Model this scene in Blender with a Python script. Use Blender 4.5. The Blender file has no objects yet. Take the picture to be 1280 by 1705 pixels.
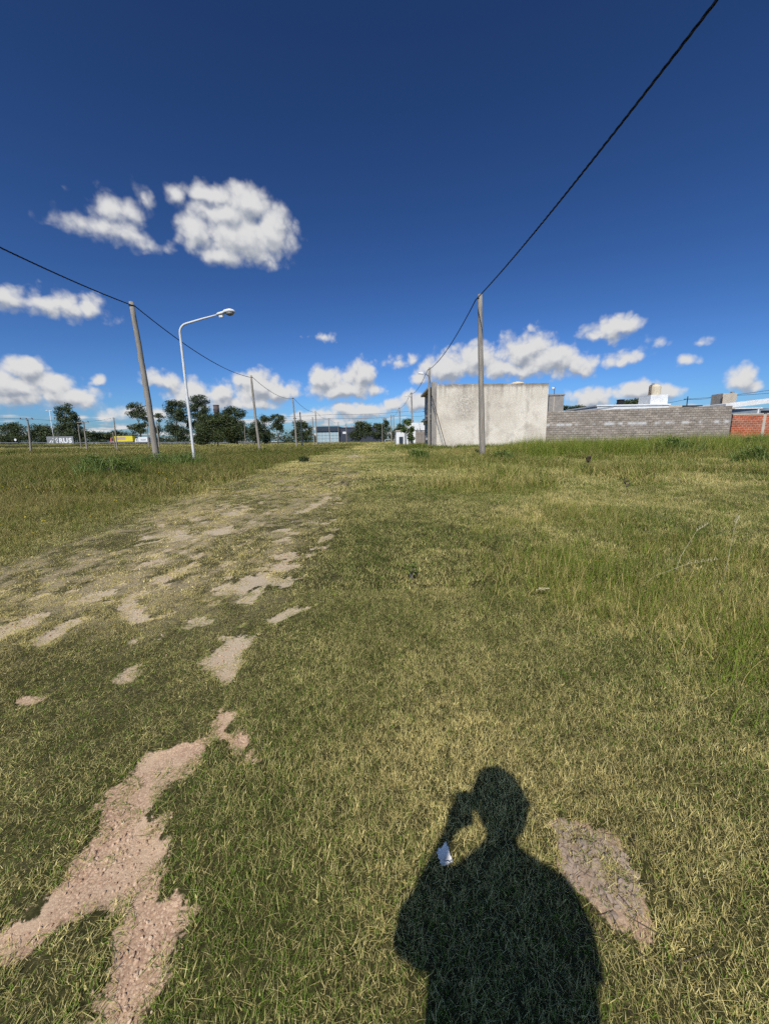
import bpy, bmesh, math, random
import numpy as np
from mathutils import Vector, Matrix, Euler

random.seed(7)
RNG = np.random.default_rng(11)
scene = bpy.context.scene
COL = scene.collection
R = math.radians

# ------------------------------------------------------------------ camera
EYE = Vector((0.0, 0.0, 1.4))
PITCH, ROLL = R(10.6), R(1.0)
cam_data = bpy.data.cameras.new('camera')
cam_data.sensor_fit = 'HORIZONTAL'
cam_data.sensor_width = 36.0
cam_data.lens = 18.0
cam_data.clip_start = 0.01
cam_data.clip_end = 9000.0
cam = bpy.data.objects.new('camera', cam_data)
COL.objects.link(cam)
_f = Vector((0, math.cos(PITCH), -math.sin(PITCH)))
_u0 = Vector((0, math.sin(PITCH), math.cos(PITCH)))
_r = math.cos(ROLL) * Vector((1, 0, 0)) - math.sin(ROLL) * _u0
_u = math.cos(ROLL) * _u0 + math.sin(ROLL) * Vector((1, 0, 0))
cam.matrix_world = Matrix(((_r.x, _u.x, -_f.x, EYE.x), (_r.y, _u.y, -_f.y, EYE.y),
                           (_r.z, _u.z, -_f.z, EYE.z), (0, 0, 0, 1)))
scene.camera = cam

# ------------------------------------------------------------------ sun
SUN_TRAVEL = Vector((0.1575, 0.6735, -0.7222)).normalized()   # sun behind and a little to the left
SUN_ELEV = R(46.2)
SUN_AZ = R(193.2)
sun_data = bpy.data.lights.new('sun', 'SUN')
sun_data.energy = 4.4
sun_data.angle = R(0.53)
sun_data.color = (1.0, 0.95, 0.87)
sun = bpy.data.objects.new('sun', sun_data)
sun.rotation_euler = SUN_TRAVEL.to_track_quat('-Z', 'Y').to_euler()
COL.objects.link(sun)

# ------------------------------------------------------------------ sky with fair-weather cumulus
# azimuth, elevation, half width, half height (degrees), thickness
CLOUDS = [
    (-18.02, 23.94, 5.85, 2.67, 1), (-21.1, 27.65, 3.44, 1.04, 0.8), (-16.84, 27.16, 3.24, 2.05, 0.95), (-24.96, 27.03, 1.41, 1.23, 0.75),
    (-13.9, 24.78, 2.89, 2.55, 0.95), (-19.97, 22.15, 3.99, 1.56, 0.8), (-23.19, 24.02, 2.12, 1.91, 0.85), (-19.79, 25.95, 4.08, 1.86, 0.9),
    (-15.2, 22.62, 2.79, 1.34, 0.7), (-31.38, 24.48, 3.34, 1.76, 0.5), (-34.13, 22.38, 3.01, 1.37, 0.5), (-29.68, 22.24, 3.76, 0.89, 0.46),
    (-28.52, 25.97, 1.23, 0.92, 0.36), (-31.91, 22.75, 3.25, 1.39, 0.48), (-39.04, 14.74, 5.61, 1.49, 0.72), (-41.37, 14.74, 2.74, 1.33, 0.7),
    (-34.9, 15.04, 1.95, 1.2, 0.62), (-41.18, 8.17, 2.29, 1.46, 1), (-42.87, 6.06, 3.2, 2.07, 1), (-39.45, 6.62, 2.53, 1.78, 1),
    (-38.32, 5.42, 4.21, 1.44, 0.95), (-35.07, 7.38, 0.85, 0.73, 0.7), (-42.38, 4.7, 4.69, 0.99, 0.8), (-28.51, 7.71, 2.61, 1.14, 0.8),
    (-25.55, 6.25, 3.33, 2.08, 1), (-21.63, 6.67, 2.5, 1.68, 0.95), (-17.01, 7.32, 4.03, 2.33, 1), (-14.67, 6.82, 3.19, 1.74, 0.9),
    (-19.65, 5.18, 6.82, 1.1, 0.8), (-8.17, 8.46, 2.81, 2.06, 1), (-3.08, 8.77, 3.03, 2.55, 1), (-5.69, 7.02, 5.71, 1.46, 1),
    (-0.98, 7.38, 1.87, 1.3, 0.8), (-8.32, 13.8, 1.75, 0.59, 0.55), (9.22, 9.72, 3.92, 2.33, 1), (13.04, 10.45, 3.65, 2.28, 1),
    (19.26, 10.91, 4.31, 2.63, 1), (23.23, 9.56, 3.98, 2.32, 1), (26.08, 8.73, 2.32, 1.72, 0.95), (17.67, 9.03, 6.86, 1.51, 0.95),
    (5.45, 8.76, 2.01, 1.11, 0.7), (29.02, 12.56, 3.16, 1.39, 0.9), (27.83, 12.12, 2.33, 0.81, 0.7), (30.68, 9.16, 2.0, 1.23, 0.85),
    (33.52, 10.39, 1.52, 0.91, 0.33), (36.95, 7.97, 1.41, 0.84, 0.7), (41.73, 5.79, 1.44, 1.48, 0.95), (42.41, 5.11, 1.22, 0.74, 0.7),
    (27.71, 4.85, 3.11, 1.47, 0.9), (32.5, 5.23, 2.7, 1.54, 1), (35.6, 4.78, 2.06, 1.22, 0.9), (2.24, 10.66, 2.16, 0.78, 0.4),
    (4.61, 10.83, 1.49, 0.7, 0.35), (38.08, 10.16, 0.78, 0.43, 0.35), (-3.21, 4.2, 6.01, 1.34, 0.9), (1.13, 4.63, 3.45, 1.33, 0.8),
    (-10.09, 3.43, 5.03, 1.0, 0.8), (5.45, 5.37, 4.25, 1.48, 0.85), (-31.66, 3.62, 5.01, 1.01, 0.8),
]
SKY_STRENGTH = 0.075

world = bpy.data.worlds.new('World')
scene.world = world
world.use_nodes = True
wn, wl = world.node_tree.nodes, world.node_tree.links
wn.clear()


def nd(nodes, kind, **kw):
    n = nodes.new(kind)
    for k, v in kw.items():
        setattr(n, k, v)
    return n


def mth(nodes, links, op, a, b=None, c=None, clamp=False):
    n = nodes.new('ShaderNodeMath')
    n.operation = op
    n.use_clamp = clamp
    for i, v in enumerate((a, b, c)):
        if v is None:
            continue
        if isinstance(v, (int, float)):
            n.inputs[i].default_value = v
        else:
            links.new(v, n.inputs[i])
    return n.outputs[0]


def vmth(nodes, links, op, a, b=None, scale=None):
    n = nodes.new('ShaderNodeVectorMath')
    n.operation = op
    for i, v in enumerate((a, b)):
        if v is None:
            continue
        if isinstance(v, (tuple, list)):
            n.inputs[i].default_value = v
        else:
            links.new(v, n.inputs[i])
    if scale is not None:
        if isinstance(scale, (int, float)):
            n.inputs['Scale'].default_value = scale
        else:
            links.new(scale, n.inputs['Scale'])
    return n.outputs['Value'] if op in ('DOT_PRODUCT', 'LENGTH') else n.outputs['Vector']


def smooth(nodes, links, v, lo, hi, out_lo=0.0, out_hi=1.0):
    n = nodes.new('ShaderNodeMapRange')
    n.interpolation_type = 'SMOOTHSTEP'
    links.new(v, n.inputs['Value'])
    for k, val in (('From Min', lo), ('From Max', hi), ('To Min', out_lo), ('To Max', out_hi)):
        n.inputs[k].default_value = val
    return n.outputs['Result']


def lobe_group(name, lobes, with_band):
    """cloud thickness in a given direction: soft lobes, broken up by turbulence"""
    g = bpy.data.node_groups.new(name, 'ShaderNodeTree')
    g.interface.new_socket('Direction', in_out='INPUT', socket_type='NodeSocketVector')
    g.interface.new_socket('Density', in_out='OUTPUT', socket_type='NodeSocketFloat')
    n, l = g.nodes, g.links
    gi, go = n.new('NodeGroupInput'), n.new('NodeGroupOutput')
    d = gi.outputs[0]
    w1 = nd(n, 'ShaderNodeTexNoise')
    w1.inputs['Scale'].default_value = 16.0
    w1.inputs['Detail'].default_value = 3.0
    w1.inputs['Roughness'].default_value = 0.5
    l.new(d, w1.inputs['Vector'])
    wv = vmth(n, l, 'SCALE', vmth(n, l, 'SUBTRACT', w1.outputs['Color'], (0.5, 0.5, 0.5)), scale=0.04)
    dw = vmth(n, l, 'ADD', d, wv)
    acc = None
    for az, el, rx, ry, w in lobes:
        a, e = R(az), R(el)
        m = nd(n, 'ShaderNodeMapping', vector_type='TEXTURE')
        m.inputs['Location'].default_value = (math.sin(a) * math.cos(e), math.cos(a) * math.cos(e), math.sin(e))
        m.inputs['Rotation'].default_value = (e, 0.0, -a)
        m.inputs['Scale'].default_value = (R(rx) * 1.1, 1.0, R(ry) * 1.15)
        l.new(dw, m.inputs['Vector'])
        ln = vmth(n, l, 'LENGTH', m.outputs[0])
        v = mth(n, l, 'MULTIPLY_ADD', ln, -w, w)
        acc = v if acc is None else mth(n, l, 'SMOOTH_MAX', acc, v, 0.14)
    if with_band:
        # far fields of cumulus, seen edge-on as broken bands all round the horizon
        sep = nd(n, 'ShaderNodeSeparateXYZ')
        l.new(d, sep.inputs[0])
        zc = mth(n, l, 'MAXIMUM', mth(n, l, 'ADD', sep.outputs['Z'], 0.045), 0.02)
        flat = vmth(n, l, 'SCALE', d, scale=mth(n, l, 'DIVIDE', 1.0, zc))
        bn = nd(n, 'ShaderNodeTexNoise')
        bn.inputs['Scale'].default_value = 0.62
        bn.inputs['Detail'].default_value = 3.0
        bn.inputs['Roughness'].default_value = 0.55
        l.new(flat, bn.inputs['Vector'])
        low = smooth(n, l, sep.outputs['Z'], 0.03, 0.14, 0.45, 0.9)
        band = mth(n, l, 'MULTIPLY', mth(n, l, 'SUBTRACT', bn.outputs['Fac'], low), 2.6)
        acc = band if acc is None else mth(n, l, 'MAXIMUM', acc, band)
    # cauliflower heads (cells) worn by finer turbulence
    f1 = nd(n, 'ShaderNodeTexNoise')
    f1.inputs['Scale'].default_value = 30.0
    f1.inputs['Detail'].default_value = 5.0
    f1.inputs['Roughness'].default_value = 0.52 if with_band else 0.48
    l.new(d, f1.inputs['Vector'])
    vb = nd(n, 'ShaderNodeTexVoronoi', feature='F1', normalize=False)
    vb.inputs['Scale'].default_value = 30.0
    vb.inputs['Detail'].default_value = 1.6
    vb.inputs['Roughness'].default_value = 0.55
    vb.inputs['Lacunarity'].default_value = 2.3
    l.new(vmth(n, l, 'ADD', d, vmth(n, l, 'SCALE', vmth(n, l, 'SUBTRACT', f1.outputs['Color'], (0.5, 0.5, 0.5)), scale=0.022)), vb.inputs['Vector'])
    bil = mth(n, l, 'MULTIPLY', mth(n, l, 'SUBTRACT', 0.84, vb.outputs['Distance']), 0.44 if with_band else 0.29)
    det = mth(n, l, 'ADD', bil, mth(n, l, 'MULTIPLY', mth(n, l, 'SUBTRACT', f1.outputs['Fac'], 0.5), 0.6 if with_band else 0.52))
    l.new(mth(n, l, 'ADD', acc, det), go.inputs[0])
    return g


tc = nd(wn, 'ShaderNodeTexCoord')
dirn = vmth(wn, wl, 'NORMALIZE', tc.outputs['Generated'])
wsep = nd(wn, 'ShaderNodeSeparateXYZ')
wl.new(dirn, wsep.inputs[0])
sky = nd(wn, 'ShaderNodeTexSky', sky_type='NISHITA', sun_disc=False)
sky.sun_elevation = SUN_ELEV
sky.sun_rotation = SUN_AZ
sky.altitude = 100.0
sky.air_density = 0.75
sky.dust_density = 1.2
sky.ozone_density = 2.2
gm = nd(wn, 'ShaderNodeGamma')          # the phone's deep-blue rendering of a clear sky
gm.inputs['Gamma'].default_value = 1.5
wl.new(sky.outputs[0], gm.inputs['Color'])
sky_col = vmth(wn, wl, 'MULTIPLY', gm.outputs[0], (0.405, 0.56, 0.69))


def background(col):
    b = nd(wn, 'ShaderNodeBackground')
    b.inputs['Strength'].default_value = SKY_STRENGTH
    wl.new(col, b.inputs['Color'])
    return b.outputs[0]


def cloudy(name, lobes, with_band):
    grp = lobe_group(name, lobes, with_band)
    g0, g1 = nd(wn, 'ShaderNodeGroup'), nd(wn, 'ShaderNodeGroup')
    g0.node_tree = g1.node_tree = grp
    wl.new(dirn, g0.inputs[0])
    wl.new(vmth(wn, wl, 'ADD', dirn, (-0.005, 0.0, 0.017)), g1.inputs[0])
    dens = g0.outputs[0]
    alpha = smooth(wn, wl, dens, -0.02, 0.54)
    relief = mth(wn, wl, 'SUBTRACT', dens, g1.outputs[0])
    lit = smooth(wn, wl, mth(wn, wl, 'MULTIPLY_ADD', dens, -0.12, relief), -0.56, 0.22)
    cm = nd(wn, 'ShaderNodeMix', data_type='RGBA')
    wl.new(lit, cm.inputs['Factor'])
    cm.inputs['A'].default_value = (4.3, 4.8, 5.7, 1)
    cm.inputs['B'].default_value = (9.6, 9.6, 9.65, 1)
    mx = nd(wn, 'ShaderNodeMix', data_type='RGBA')
    wl.new(alpha, mx.inputs['Factor'])
    wl.new(sky_col, mx.inputs['A'])
    wl.new(cm.outputs['Result'], mx.inputs['B'])
    return background(mx.outputs['Result'])


def either(test, yes, no):
    m = nd(wn, 'ShaderNodeMixShader')
    wl.new(test, m.inputs[0])
    wl.new(no, m.inputs[1])
    wl.new(yes, m.inputs[2])
    return m.outputs[0]


def pick(az0, az1, el0, el1):
    return [c for c in CLOUDS if c[0] + 1.7 * c[2] + 2 > az0 and c[0] - 1.7 * c[2] - 2 < az1
            and c[1] + 1.7 * c[3] + 2 > el0 and c[1] - 1.7 * c[3] - 2 < el1]


# the same sky everywhere; only the clouds that reach into a sector are worked out there
X, Y_, Z = wsep.outputs['X'], wsep.outputs['Y'], wsep.outputs['Z']
gt = lambda v, t: mth(wn, wl, 'GREATER_THAN', v, t)
tan_az = mth(wn, wl, 'DIVIDE', X, mth(wn, wl, 'MAXIMUM', Y_, 0.01))
T = lambda deg: math.tan(R(deg))
low_front = either(gt(tan_az, T(6)), cloudy('low_right', pick(6, 60, -2, 19), True),
                   either(gt(tan_az, T(-14)), cloudy('low_middle', pick(-14, 6, -2, 19), True),
                          cloudy('low_left', pick(-70, -14, -2, 19), True)))
low_back = cloudy('low_back', [], True)
high_front = cloudy('high_left', pick(-70, -5, 19, 40), False)
clear = background(sky_col)
front = mth(wn, wl, 'MULTIPLY', gt(Y_, 0.15), mth(wn, wl, 'LESS_THAN', mth(wn, wl, 'ABSOLUTE', tan_az), T(60)))
low = either(front, low_front, low_back)
in_left = mth(wn, wl, 'MULTIPLY', mth(wn, wl, 'MULTIPLY', gt(Y_, 0.15), mth(wn, wl, 'LESS_THAN', tan_az, T(-7))),
              mth(wn, wl, 'MULTIPLY', gt(tan_az, T(-62)), mth(wn, wl, 'LESS_THAN', Z, math.sin(R(36)))))
high = either(in_left, high_front, clear)
above = either(gt(Z, math.sin(R(19))), high, low)
final = either(gt(Z, -0.02), above, clear)
wo = nd(wn, 'ShaderNodeOutputWorld')
wl.new(final, wo.inputs[0])
world.cycles.sampling_method = 'MANUAL'
world.cycles.sample_map_resolution = 256

# ------------------------------------------------------------------ film
scene.view_settings.view_transform = 'Standard'
scene.view_settings.look = 'None'
scene.view_settings.exposure = 0.0
scene.view_settings.gamma = 1.0
scene.view_settings.use_curve_mapping = False
scene.render.engine = 'CYCLES'
scene.cycles.max_bounces = 5
scene.cycles.diffuse_bounces = 2
scene.cycles.glossy_bounces = 2
scene.cycles.transmission_bounces = 4
scene.cycles.transparent_max_bounces = 6
scene.cycles.use_denoising = False
scene.cycles.use_adaptive_sampling = True
scene.cycles.adaptive_threshold = 0.02
scene.cycles.adaptive_min_samples = 16

# ------------------------------------------------------------------ helpers
def link(o, parent=None):
    COL.objects.link(o)
    if parent is not None:
        o.parent = parent
    return o


def tag(o, label, category=None, group=None, kind=None):
    if label:
        o['label'] = label
    if category:
        o['category'] = category
    if group:
        o['group'] = group
    if kind:
        o['kind'] = kind
    return o


def empty(name, loc, rz=0.0):
    o = bpy.data.objects.new(name, None)
    o.empty_display_size = 0.3
    o.location = loc
    o.rotation_euler = (0, 0, rz)
    return link(o)


class MB:
    """collects shapes, then links them as one mesh object"""

    def __init__(self):
        self.v, self.f = [], []

    def add(self, verts, faces):
        o = len(self.v)
        self.v += [tuple(p) for p in verts]
        self.f += [tuple(i + o for i in f) for f in faces]
        return self

    def box(self, x0, x1, y0, y1, z0, z1):
        vs = [(x, y, z) for z in (z0, z1) for y in (y0, y1) for x in (x0, x1)]
        return self.add(vs, [(0, 2, 3, 1), (4, 5, 7, 6), (0, 1, 5, 4), (2, 6, 7, 3), (0, 4, 6, 2), (1, 3, 7, 5)])

    def prism(self, pts, y0, y1):
        """outline in x,z pushed along y"""
        n = len(pts)
        vs = [(x, y0, z) for x, z in pts] + [(x, y1, z) for x, z in pts]
        fs = [tuple(range(n)), tuple(range(2 * n - 1, n - 1, -1))]
        fs += [(i, i + n, (i + 1) % n + n, (i + 1) % n) for i in range(n)]
        return self.add(vs, fs)

    def tube(self, path, rad, sides=10, cap=True):
        path = [Vector(p) for p in path]
        if isinstance(rad, (int, float)):
            rad = [rad] * len(path)
        vs, fs = [], []
        ref = Vector((0.31, 0.95, 0.12))
        for i, p in enumerate(path):
            t = (path[min(i + 1, len(path) - 1)] - path[max(i - 1, 0)]).normalized()
            a = t.cross(ref)
            if a.length < 1e-3:
                a = t.cross(Vector((1, 0, 0)))
            a.normalize()
            b = t.cross(a)
            for k in range(sides):
                w = 2 * math.pi * k / sides
                vs.append(p + rad[i] * (math.cos(w) * a + math.sin(w) * b))
        for i in range(len(path) - 1):
            for k in range(sides):
                k2 = (k + 1) % sides
                fs.append((i * sides + k, i * sides + k2, (i + 1) * sides + k2, (i + 1) * sides + k))
        if cap:
            fs.append(tuple(range(sides - 1, -1, -1)))
            m = (len(path) - 1) * sides
            fs.append(tuple(range(m, m + sides)))
        return self.add(vs, fs)

    def lathe(self, prof, c=(0, 0, 0), sides=16):
        return self.tube([(c[0], c[1], c[2] + z) for r, z in prof], [max(r, 1e-3) for r, z in prof], sides)

    def build(self, name, mat, parent=None, smooth=False, bevel=0.0):
        me = bpy.data.meshes.new(name)
        me.from_pydata(self.v, [], self.f)
        me.validate()
        bm = bmesh.new()
        bm.from_mesh(me)
        bmesh.ops.recalc_face_normals(bm, faces=bm.faces)
        bm.to_mesh(me)
        bm.free()
        if smooth:
            for p in me.polygons:
                p.use_smooth = len(p.vertices) == 4
        me.materials.append(mat)
        o = link(bpy.data.objects.new(name, me), parent)
        if bevel:
            b = o.modifiers.new('bevel', 'BEVEL')
            b.width, b.segments = bevel, 2
        return o


def np_mesh(name, verts, faces, mat=None, attrs=None, smooth=False):
    """fast mesh from arrays; faces: one (n,k) array or a list of such"""
    me = bpy.data.meshes.new(name)
    fl = faces if isinstance(faces, list) else [faces]
    nv = len(verts)
    me.vertices.add(nv)
    me.vertices.foreach_set('co', np.asarray(verts, np.float32).ravel())
    fl = [f for f in fl if len(f)]
    if not fl:
        for k, (typ, arr) in (attrs or {}).items():
            a = me.attributes.new(k, typ, 'POINT')
            a.data.foreach_set({'FLOAT': 'value', 'FLOAT_VECTOR': 'vector', 'INT': 'value'}[typ], np.asarray(arr).ravel())
        return me
    loops = np.concatenate([f.ravel() for f in fl]).astype(np.int32)
    sizes = np.concatenate([np.full(len(f), f.shape[1]) for f in fl]).astype(np.int32)
    starts = np.concatenate([[0], np.cumsum(sizes)[:-1]]).astype(np.int32)
    me.loops.add(len(loops))
    me.loops.foreach_set('vertex_index', loops)
    me.polygons.add(len(sizes))
    me.polygons.foreach_set('loop_start', starts)
    me.polygons.foreach_set('loop_total', sizes)
    if smooth:
        me.polygons.foreach_set('use_smooth', np.ones(len(sizes), bool))
    for k, (typ, arr) in (attrs or {}).items():
        a = me.attributes.new(k, typ, 'POINT')
        key = {'FLOAT': 'value', 'FLOAT_VECTOR': 'vector', 'FLOAT_COLOR': 'color', 'INT': 'value'}[typ]
        a.data.foreach_set(key, np.asarray(arr).ravel())
    if mat:
        me.materials.append(mat)
    me.update(calc_edges=True)
    return me


def hash01(ix, iy, seed):
    h = (ix.astype(np.int64) * 374761393 + iy.astype(np.int64) * 668265263 + seed * 974711) & 0x7fffffff
    h = ((h ^ (h >> 13)) * 1274126177) & 0x7fffffff
    h = ((h ^ (h >> 16)) * 2246822519) & 0x7fffffff
    return (h % 100003) / 100003.0


def vnoise(x, y, seed=0):
    x, y = np.asarray(x, float), np.asarray(y, float)
    ix, iy = np.floor(x), np.floor(y)
    fx, fy = x - ix, y - iy
    fx, fy = fx * fx * (3 - 2 * fx), fy * fy * (3 - 2 * fy)
    h = lambda a, b: hash01(ix + a, iy + b, seed)
    return (h(0, 0) * (1 - fx) + h(1, 0) * fx) * (1 - fy) + (h(0, 1) * (1 - fx) + h(1, 1) * fx) * fy


def fbm(x, y, seed=0, octs=4, rough=0.5):
    s = a = 0.0
    amp = 1.0
    for o in range(octs):
        c_, s_ = math.cos(0.6 + 0.9 * o), math.sin(0.6 + 0.9 * o)      # each octave turned, so that no grid shows
        s = s + amp * vnoise((c_ * x - s_ * y) * 2 ** o + 17.3 * o, (s_ * x + c_ * y) * 2 ** o - 9.1 * o, seed + o)
        a += amp
        amp *= rough
    return s / a


def sstep(v, lo, hi):
    t = np.clip((np.asarray(v, float) - lo) / (hi - lo), 0, 1)
    return t * t * (3 - 2 * t)


# ------------------------------------------------------------------ materials
def mat(name):
    m = bpy.data.materials.new(name)
    m.use_nodes = True
    n, l = m.node_tree.nodes, m.node_tree.links
    b = n['Principled BSDF']
    b.inputs['Specular IOR Level'].default_value = 0.3
    return m, n, l, b


def ramp(n, l, v, stops):
    r = nd(n, 'ShaderNodeValToRGB')
    e = r.color_ramp.elements
    while len(e) < len(stops):
        e.new(0.5)
    for k, (p, c) in enumerate(stops):
        e[k].position = p
        e[k].color = (*c, 1)
    l.new(v, r.inputs[0])
    return r.outputs[0]


def noise(n, l, vec, scale, detail=4, rough=0.55, dist=0.0):
    t = nd(n, 'ShaderNodeTexNoise')
    t.inputs['Scale'].default_value = scale
    t.inputs['Detail'].default_value = detail
    t.inputs['Roughness'].default_value = rough
    t.inputs['Distortion'].default_value = dist
    l.new(vec, t.inputs['Vector'])
    return t


def mixc(n, l, f, a, b, mode='MIX'):
    m = nd(n, 'ShaderNodeMix', data_type='RGBA', blend_type=mode)
    for k, v in (('Factor', f), ('A', a), ('B', b)):
        if isinstance(v, (int, float)):
            m.inputs[k].default_value = v
        elif isinstance(v, tuple):
            m.inputs[k].default_value = (*v, 1)
        else:
            l.new(v, m.inputs[k])
    return m.outputs['Result']


def scaled(n, l, vec, s):
    m = nd(n, 'ShaderNodeMapping')
    m.inputs['Scale'].default_value = s
    l.new(vec, m.inputs['Vector'])
    return m.outputs[0]


def bump(n, l, h, strength, dist, b):
    t = nd(n, 'ShaderNodeBump')
    t.inputs['Strength'].default_value = strength
    t.inputs['Distance'].default_value = dist
    l.new(h, t.inputs['Height'])
    l.new(t.outputs[0], b.inputs['Normal'])


def speckled(name, c0, c1, scale=6.0, rough=0.8, stretch=(1, 1, 1), bmp=0.0, metallic=0.0):
    m, n, l, b = mat(name)
    tcn = nd(n, 'ShaderNodeTexCoord')
    v = scaled(n, l, tcn.outputs['Object'], stretch)
    t = noise(n, l, v, scale, 6, 0.65)
    l.new(ramp(n, l, t.outputs['Fac'], [(0.3, c0), (0.72, c1)]), b.inputs['Base Color'])
    b.inputs['Roughness'].default_value = rough
    b.inputs['Metallic'].default_value = metallic
    if bmp:
        bump(n, l, t.outputs['Fac'], 0.6, bmp, b)
    return m


M = {}
M['white'] = speckled('white_paint', (0.62, 0.62, 0.6), (0.8, 0.8, 0.78), 1.2, 0.7)
M['lamp_paint'] = speckled('lamp_paint', (0.55, 0.55, 0.52), (0.76, 0.76, 0.74), 3, 0.45)
M['beige'] = speckled('beige_plastic', (0.55, 0.47, 0.33), (0.66, 0.57, 0.42), 1.5, 0.5)
M['plaster_beige'] = speckled('beige_plaster', (0.42, 0.36, 0.28), (0.55, 0.48, 0.39), 1.2, 0.9)
M['grey'] = speckled('grey_cement', (0.22, 0.20, 0.18), (0.36, 0.33, 0.29), 1.5, 0.9, bmp=0.01)
M['grey_paint'] = speckled('grey_paint', (0.19, 0.22, 0.25), (0.26, 0.29, 0.32), 1.0, 0.8)
M['dark'] = speckled('dark_metal', (0.02, 0.02, 0.022), (0.05, 0.05, 0.055), 8, 0.5)
M['black_plastic'] = speckled('black_plastic', (0.008, 0.008, 0.01), (0.02, 0.02, 0.022), 9, 0.45)
M['cable'] = speckled('black_cable_sheath', (0.006, 0.007, 0.01), (0.016, 0.018, 0.024), 4, 0.5)
M['steel'] = speckled('galvanised_steel', (0.17, 0.175, 0.175), (0.28, 0.285, 0.285), 3, 0.5, metallic=0.6)
M['tin'] = speckled('tin_roof', (0.34, 0.35, 0.36), (0.5, 0.51, 0.52), 1.0, 0.45, (1, 8, 1), metallic=0.4)
M['asphalt'] = speckled('asphalt', (0.04, 0.04, 0.042), (0.07, 0.07, 0.07), 3, 0.9)
M['rust'] = speckled('rusty_brown', (0.09, 0.05, 0.03), (0.18, 0.1, 0.06), 4, 0.8)
M['blue_sheet'] = speckled('dark_blue_sheet', (0.035, 0.042, 0.06), (0.055, 0.062, 0.085), 0.4, 0.6, (6, 1, 1))
M['dark_roof'] = speckled('dark_roof', (0.025, 0.035, 0.05), (0.04, 0.055, 0.075), 0.4, 0.5)
M['yellow'] = speckled('yellow_tarpaulin', (0.62, 0.5, 0.03), (0.75, 0.62, 0.06), 0.8, 0.6)
M['pink'] = speckled('faded_red_paint', (0.42, 0.13, 0.1), (0.5, 0.2, 0.16), 0.8, 0.5)
M['trailer'] = speckled('grey_trailer', (0.16, 0.165, 0.17), (0.24, 0.245, 0.25), 0.7, 0.6)
M['tyre'] = speckled('tyre_rubber', (0.012, 0.012, 0.012), (0.03, 0.03, 0.03), 5, 0.9)
M['brick_dark'] = speckled('dark_tower_brick', (0.07, 0.055, 0.05), (0.13, 0.1, 0.09), 0.9, 0.9)
M['old_wood'] = speckled('weathered_boards', (0.17, 0.14, 0.12), (0.32, 0.28, 0.25), 2.5, 0.9, (4, 4, 0.4), bmp=0.004)
M['paper'] = speckled('paper', (0.5, 0.49, 0.47), (0.72, 0.71, 0.69), 20, 0.8)
M['twig'] = speckled('dead_twig', (0.05, 0.035, 0.025), (0.12, 0.085, 0.06), 30, 0.9)
M['pale_twig'] = speckled('bleached_twig', (0.34, 0.3, 0.17), (0.5, 0.44, 0.27), 30, 0.8)
M['bark'] = speckled('bark', (0.09, 0.075, 0.06), (0.24, 0.21, 0.18), 3, 0.9, (3, 3, 0.5), bmp=0.02)


def glass_mat():
    m, n, l, b = mat('pale_glazing')
    b.inputs['Base Color'].default_value = (0.34, 0.45, 0.48, 1)
    b.inputs['Roughness'].default_value = 0.25
    b.inputs['Specular IOR Level'].default_value = 0.6
    return m


M['glazing'] = glass_mat()


def pole_mat():
    m, n, l, b = mat('weathered_eucalyptus_pole')
    tcn = nd(n, 'ShaderNodeTexCoord')
    grain = noise(n, l, scaled(n, l, tcn.outputs['Object'], (22, 22, 0.9)), 1.4, 6, 0.65, 0.3)
    blot = noise(n, l, scaled(n, l, tcn.outputs['Object'], (2, 2, 0.8)), 1.0, 4, 0.6)
    c = ramp(n, l, grain.outputs['Fac'], [(0.28, (0.12, 0.10, 0.08)), (0.55, (0.30, 0.265, 0.215)), (0.8, (0.43, 0.39, 0.325))])
    c = mixc(n, l, smooth(n, l, blot.outputs['Fac'], 0.45, 0.75), c, (0.27, 0.25, 0.22))
    l.new(c, b.inputs['Base Color'])
    b.inputs['Roughness'].default_value = 0.9
    bump(n, l, grain.outputs['Fac'], 0.7, 0.015, b)
    return m


M['pole'] = pole_mat()


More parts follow.
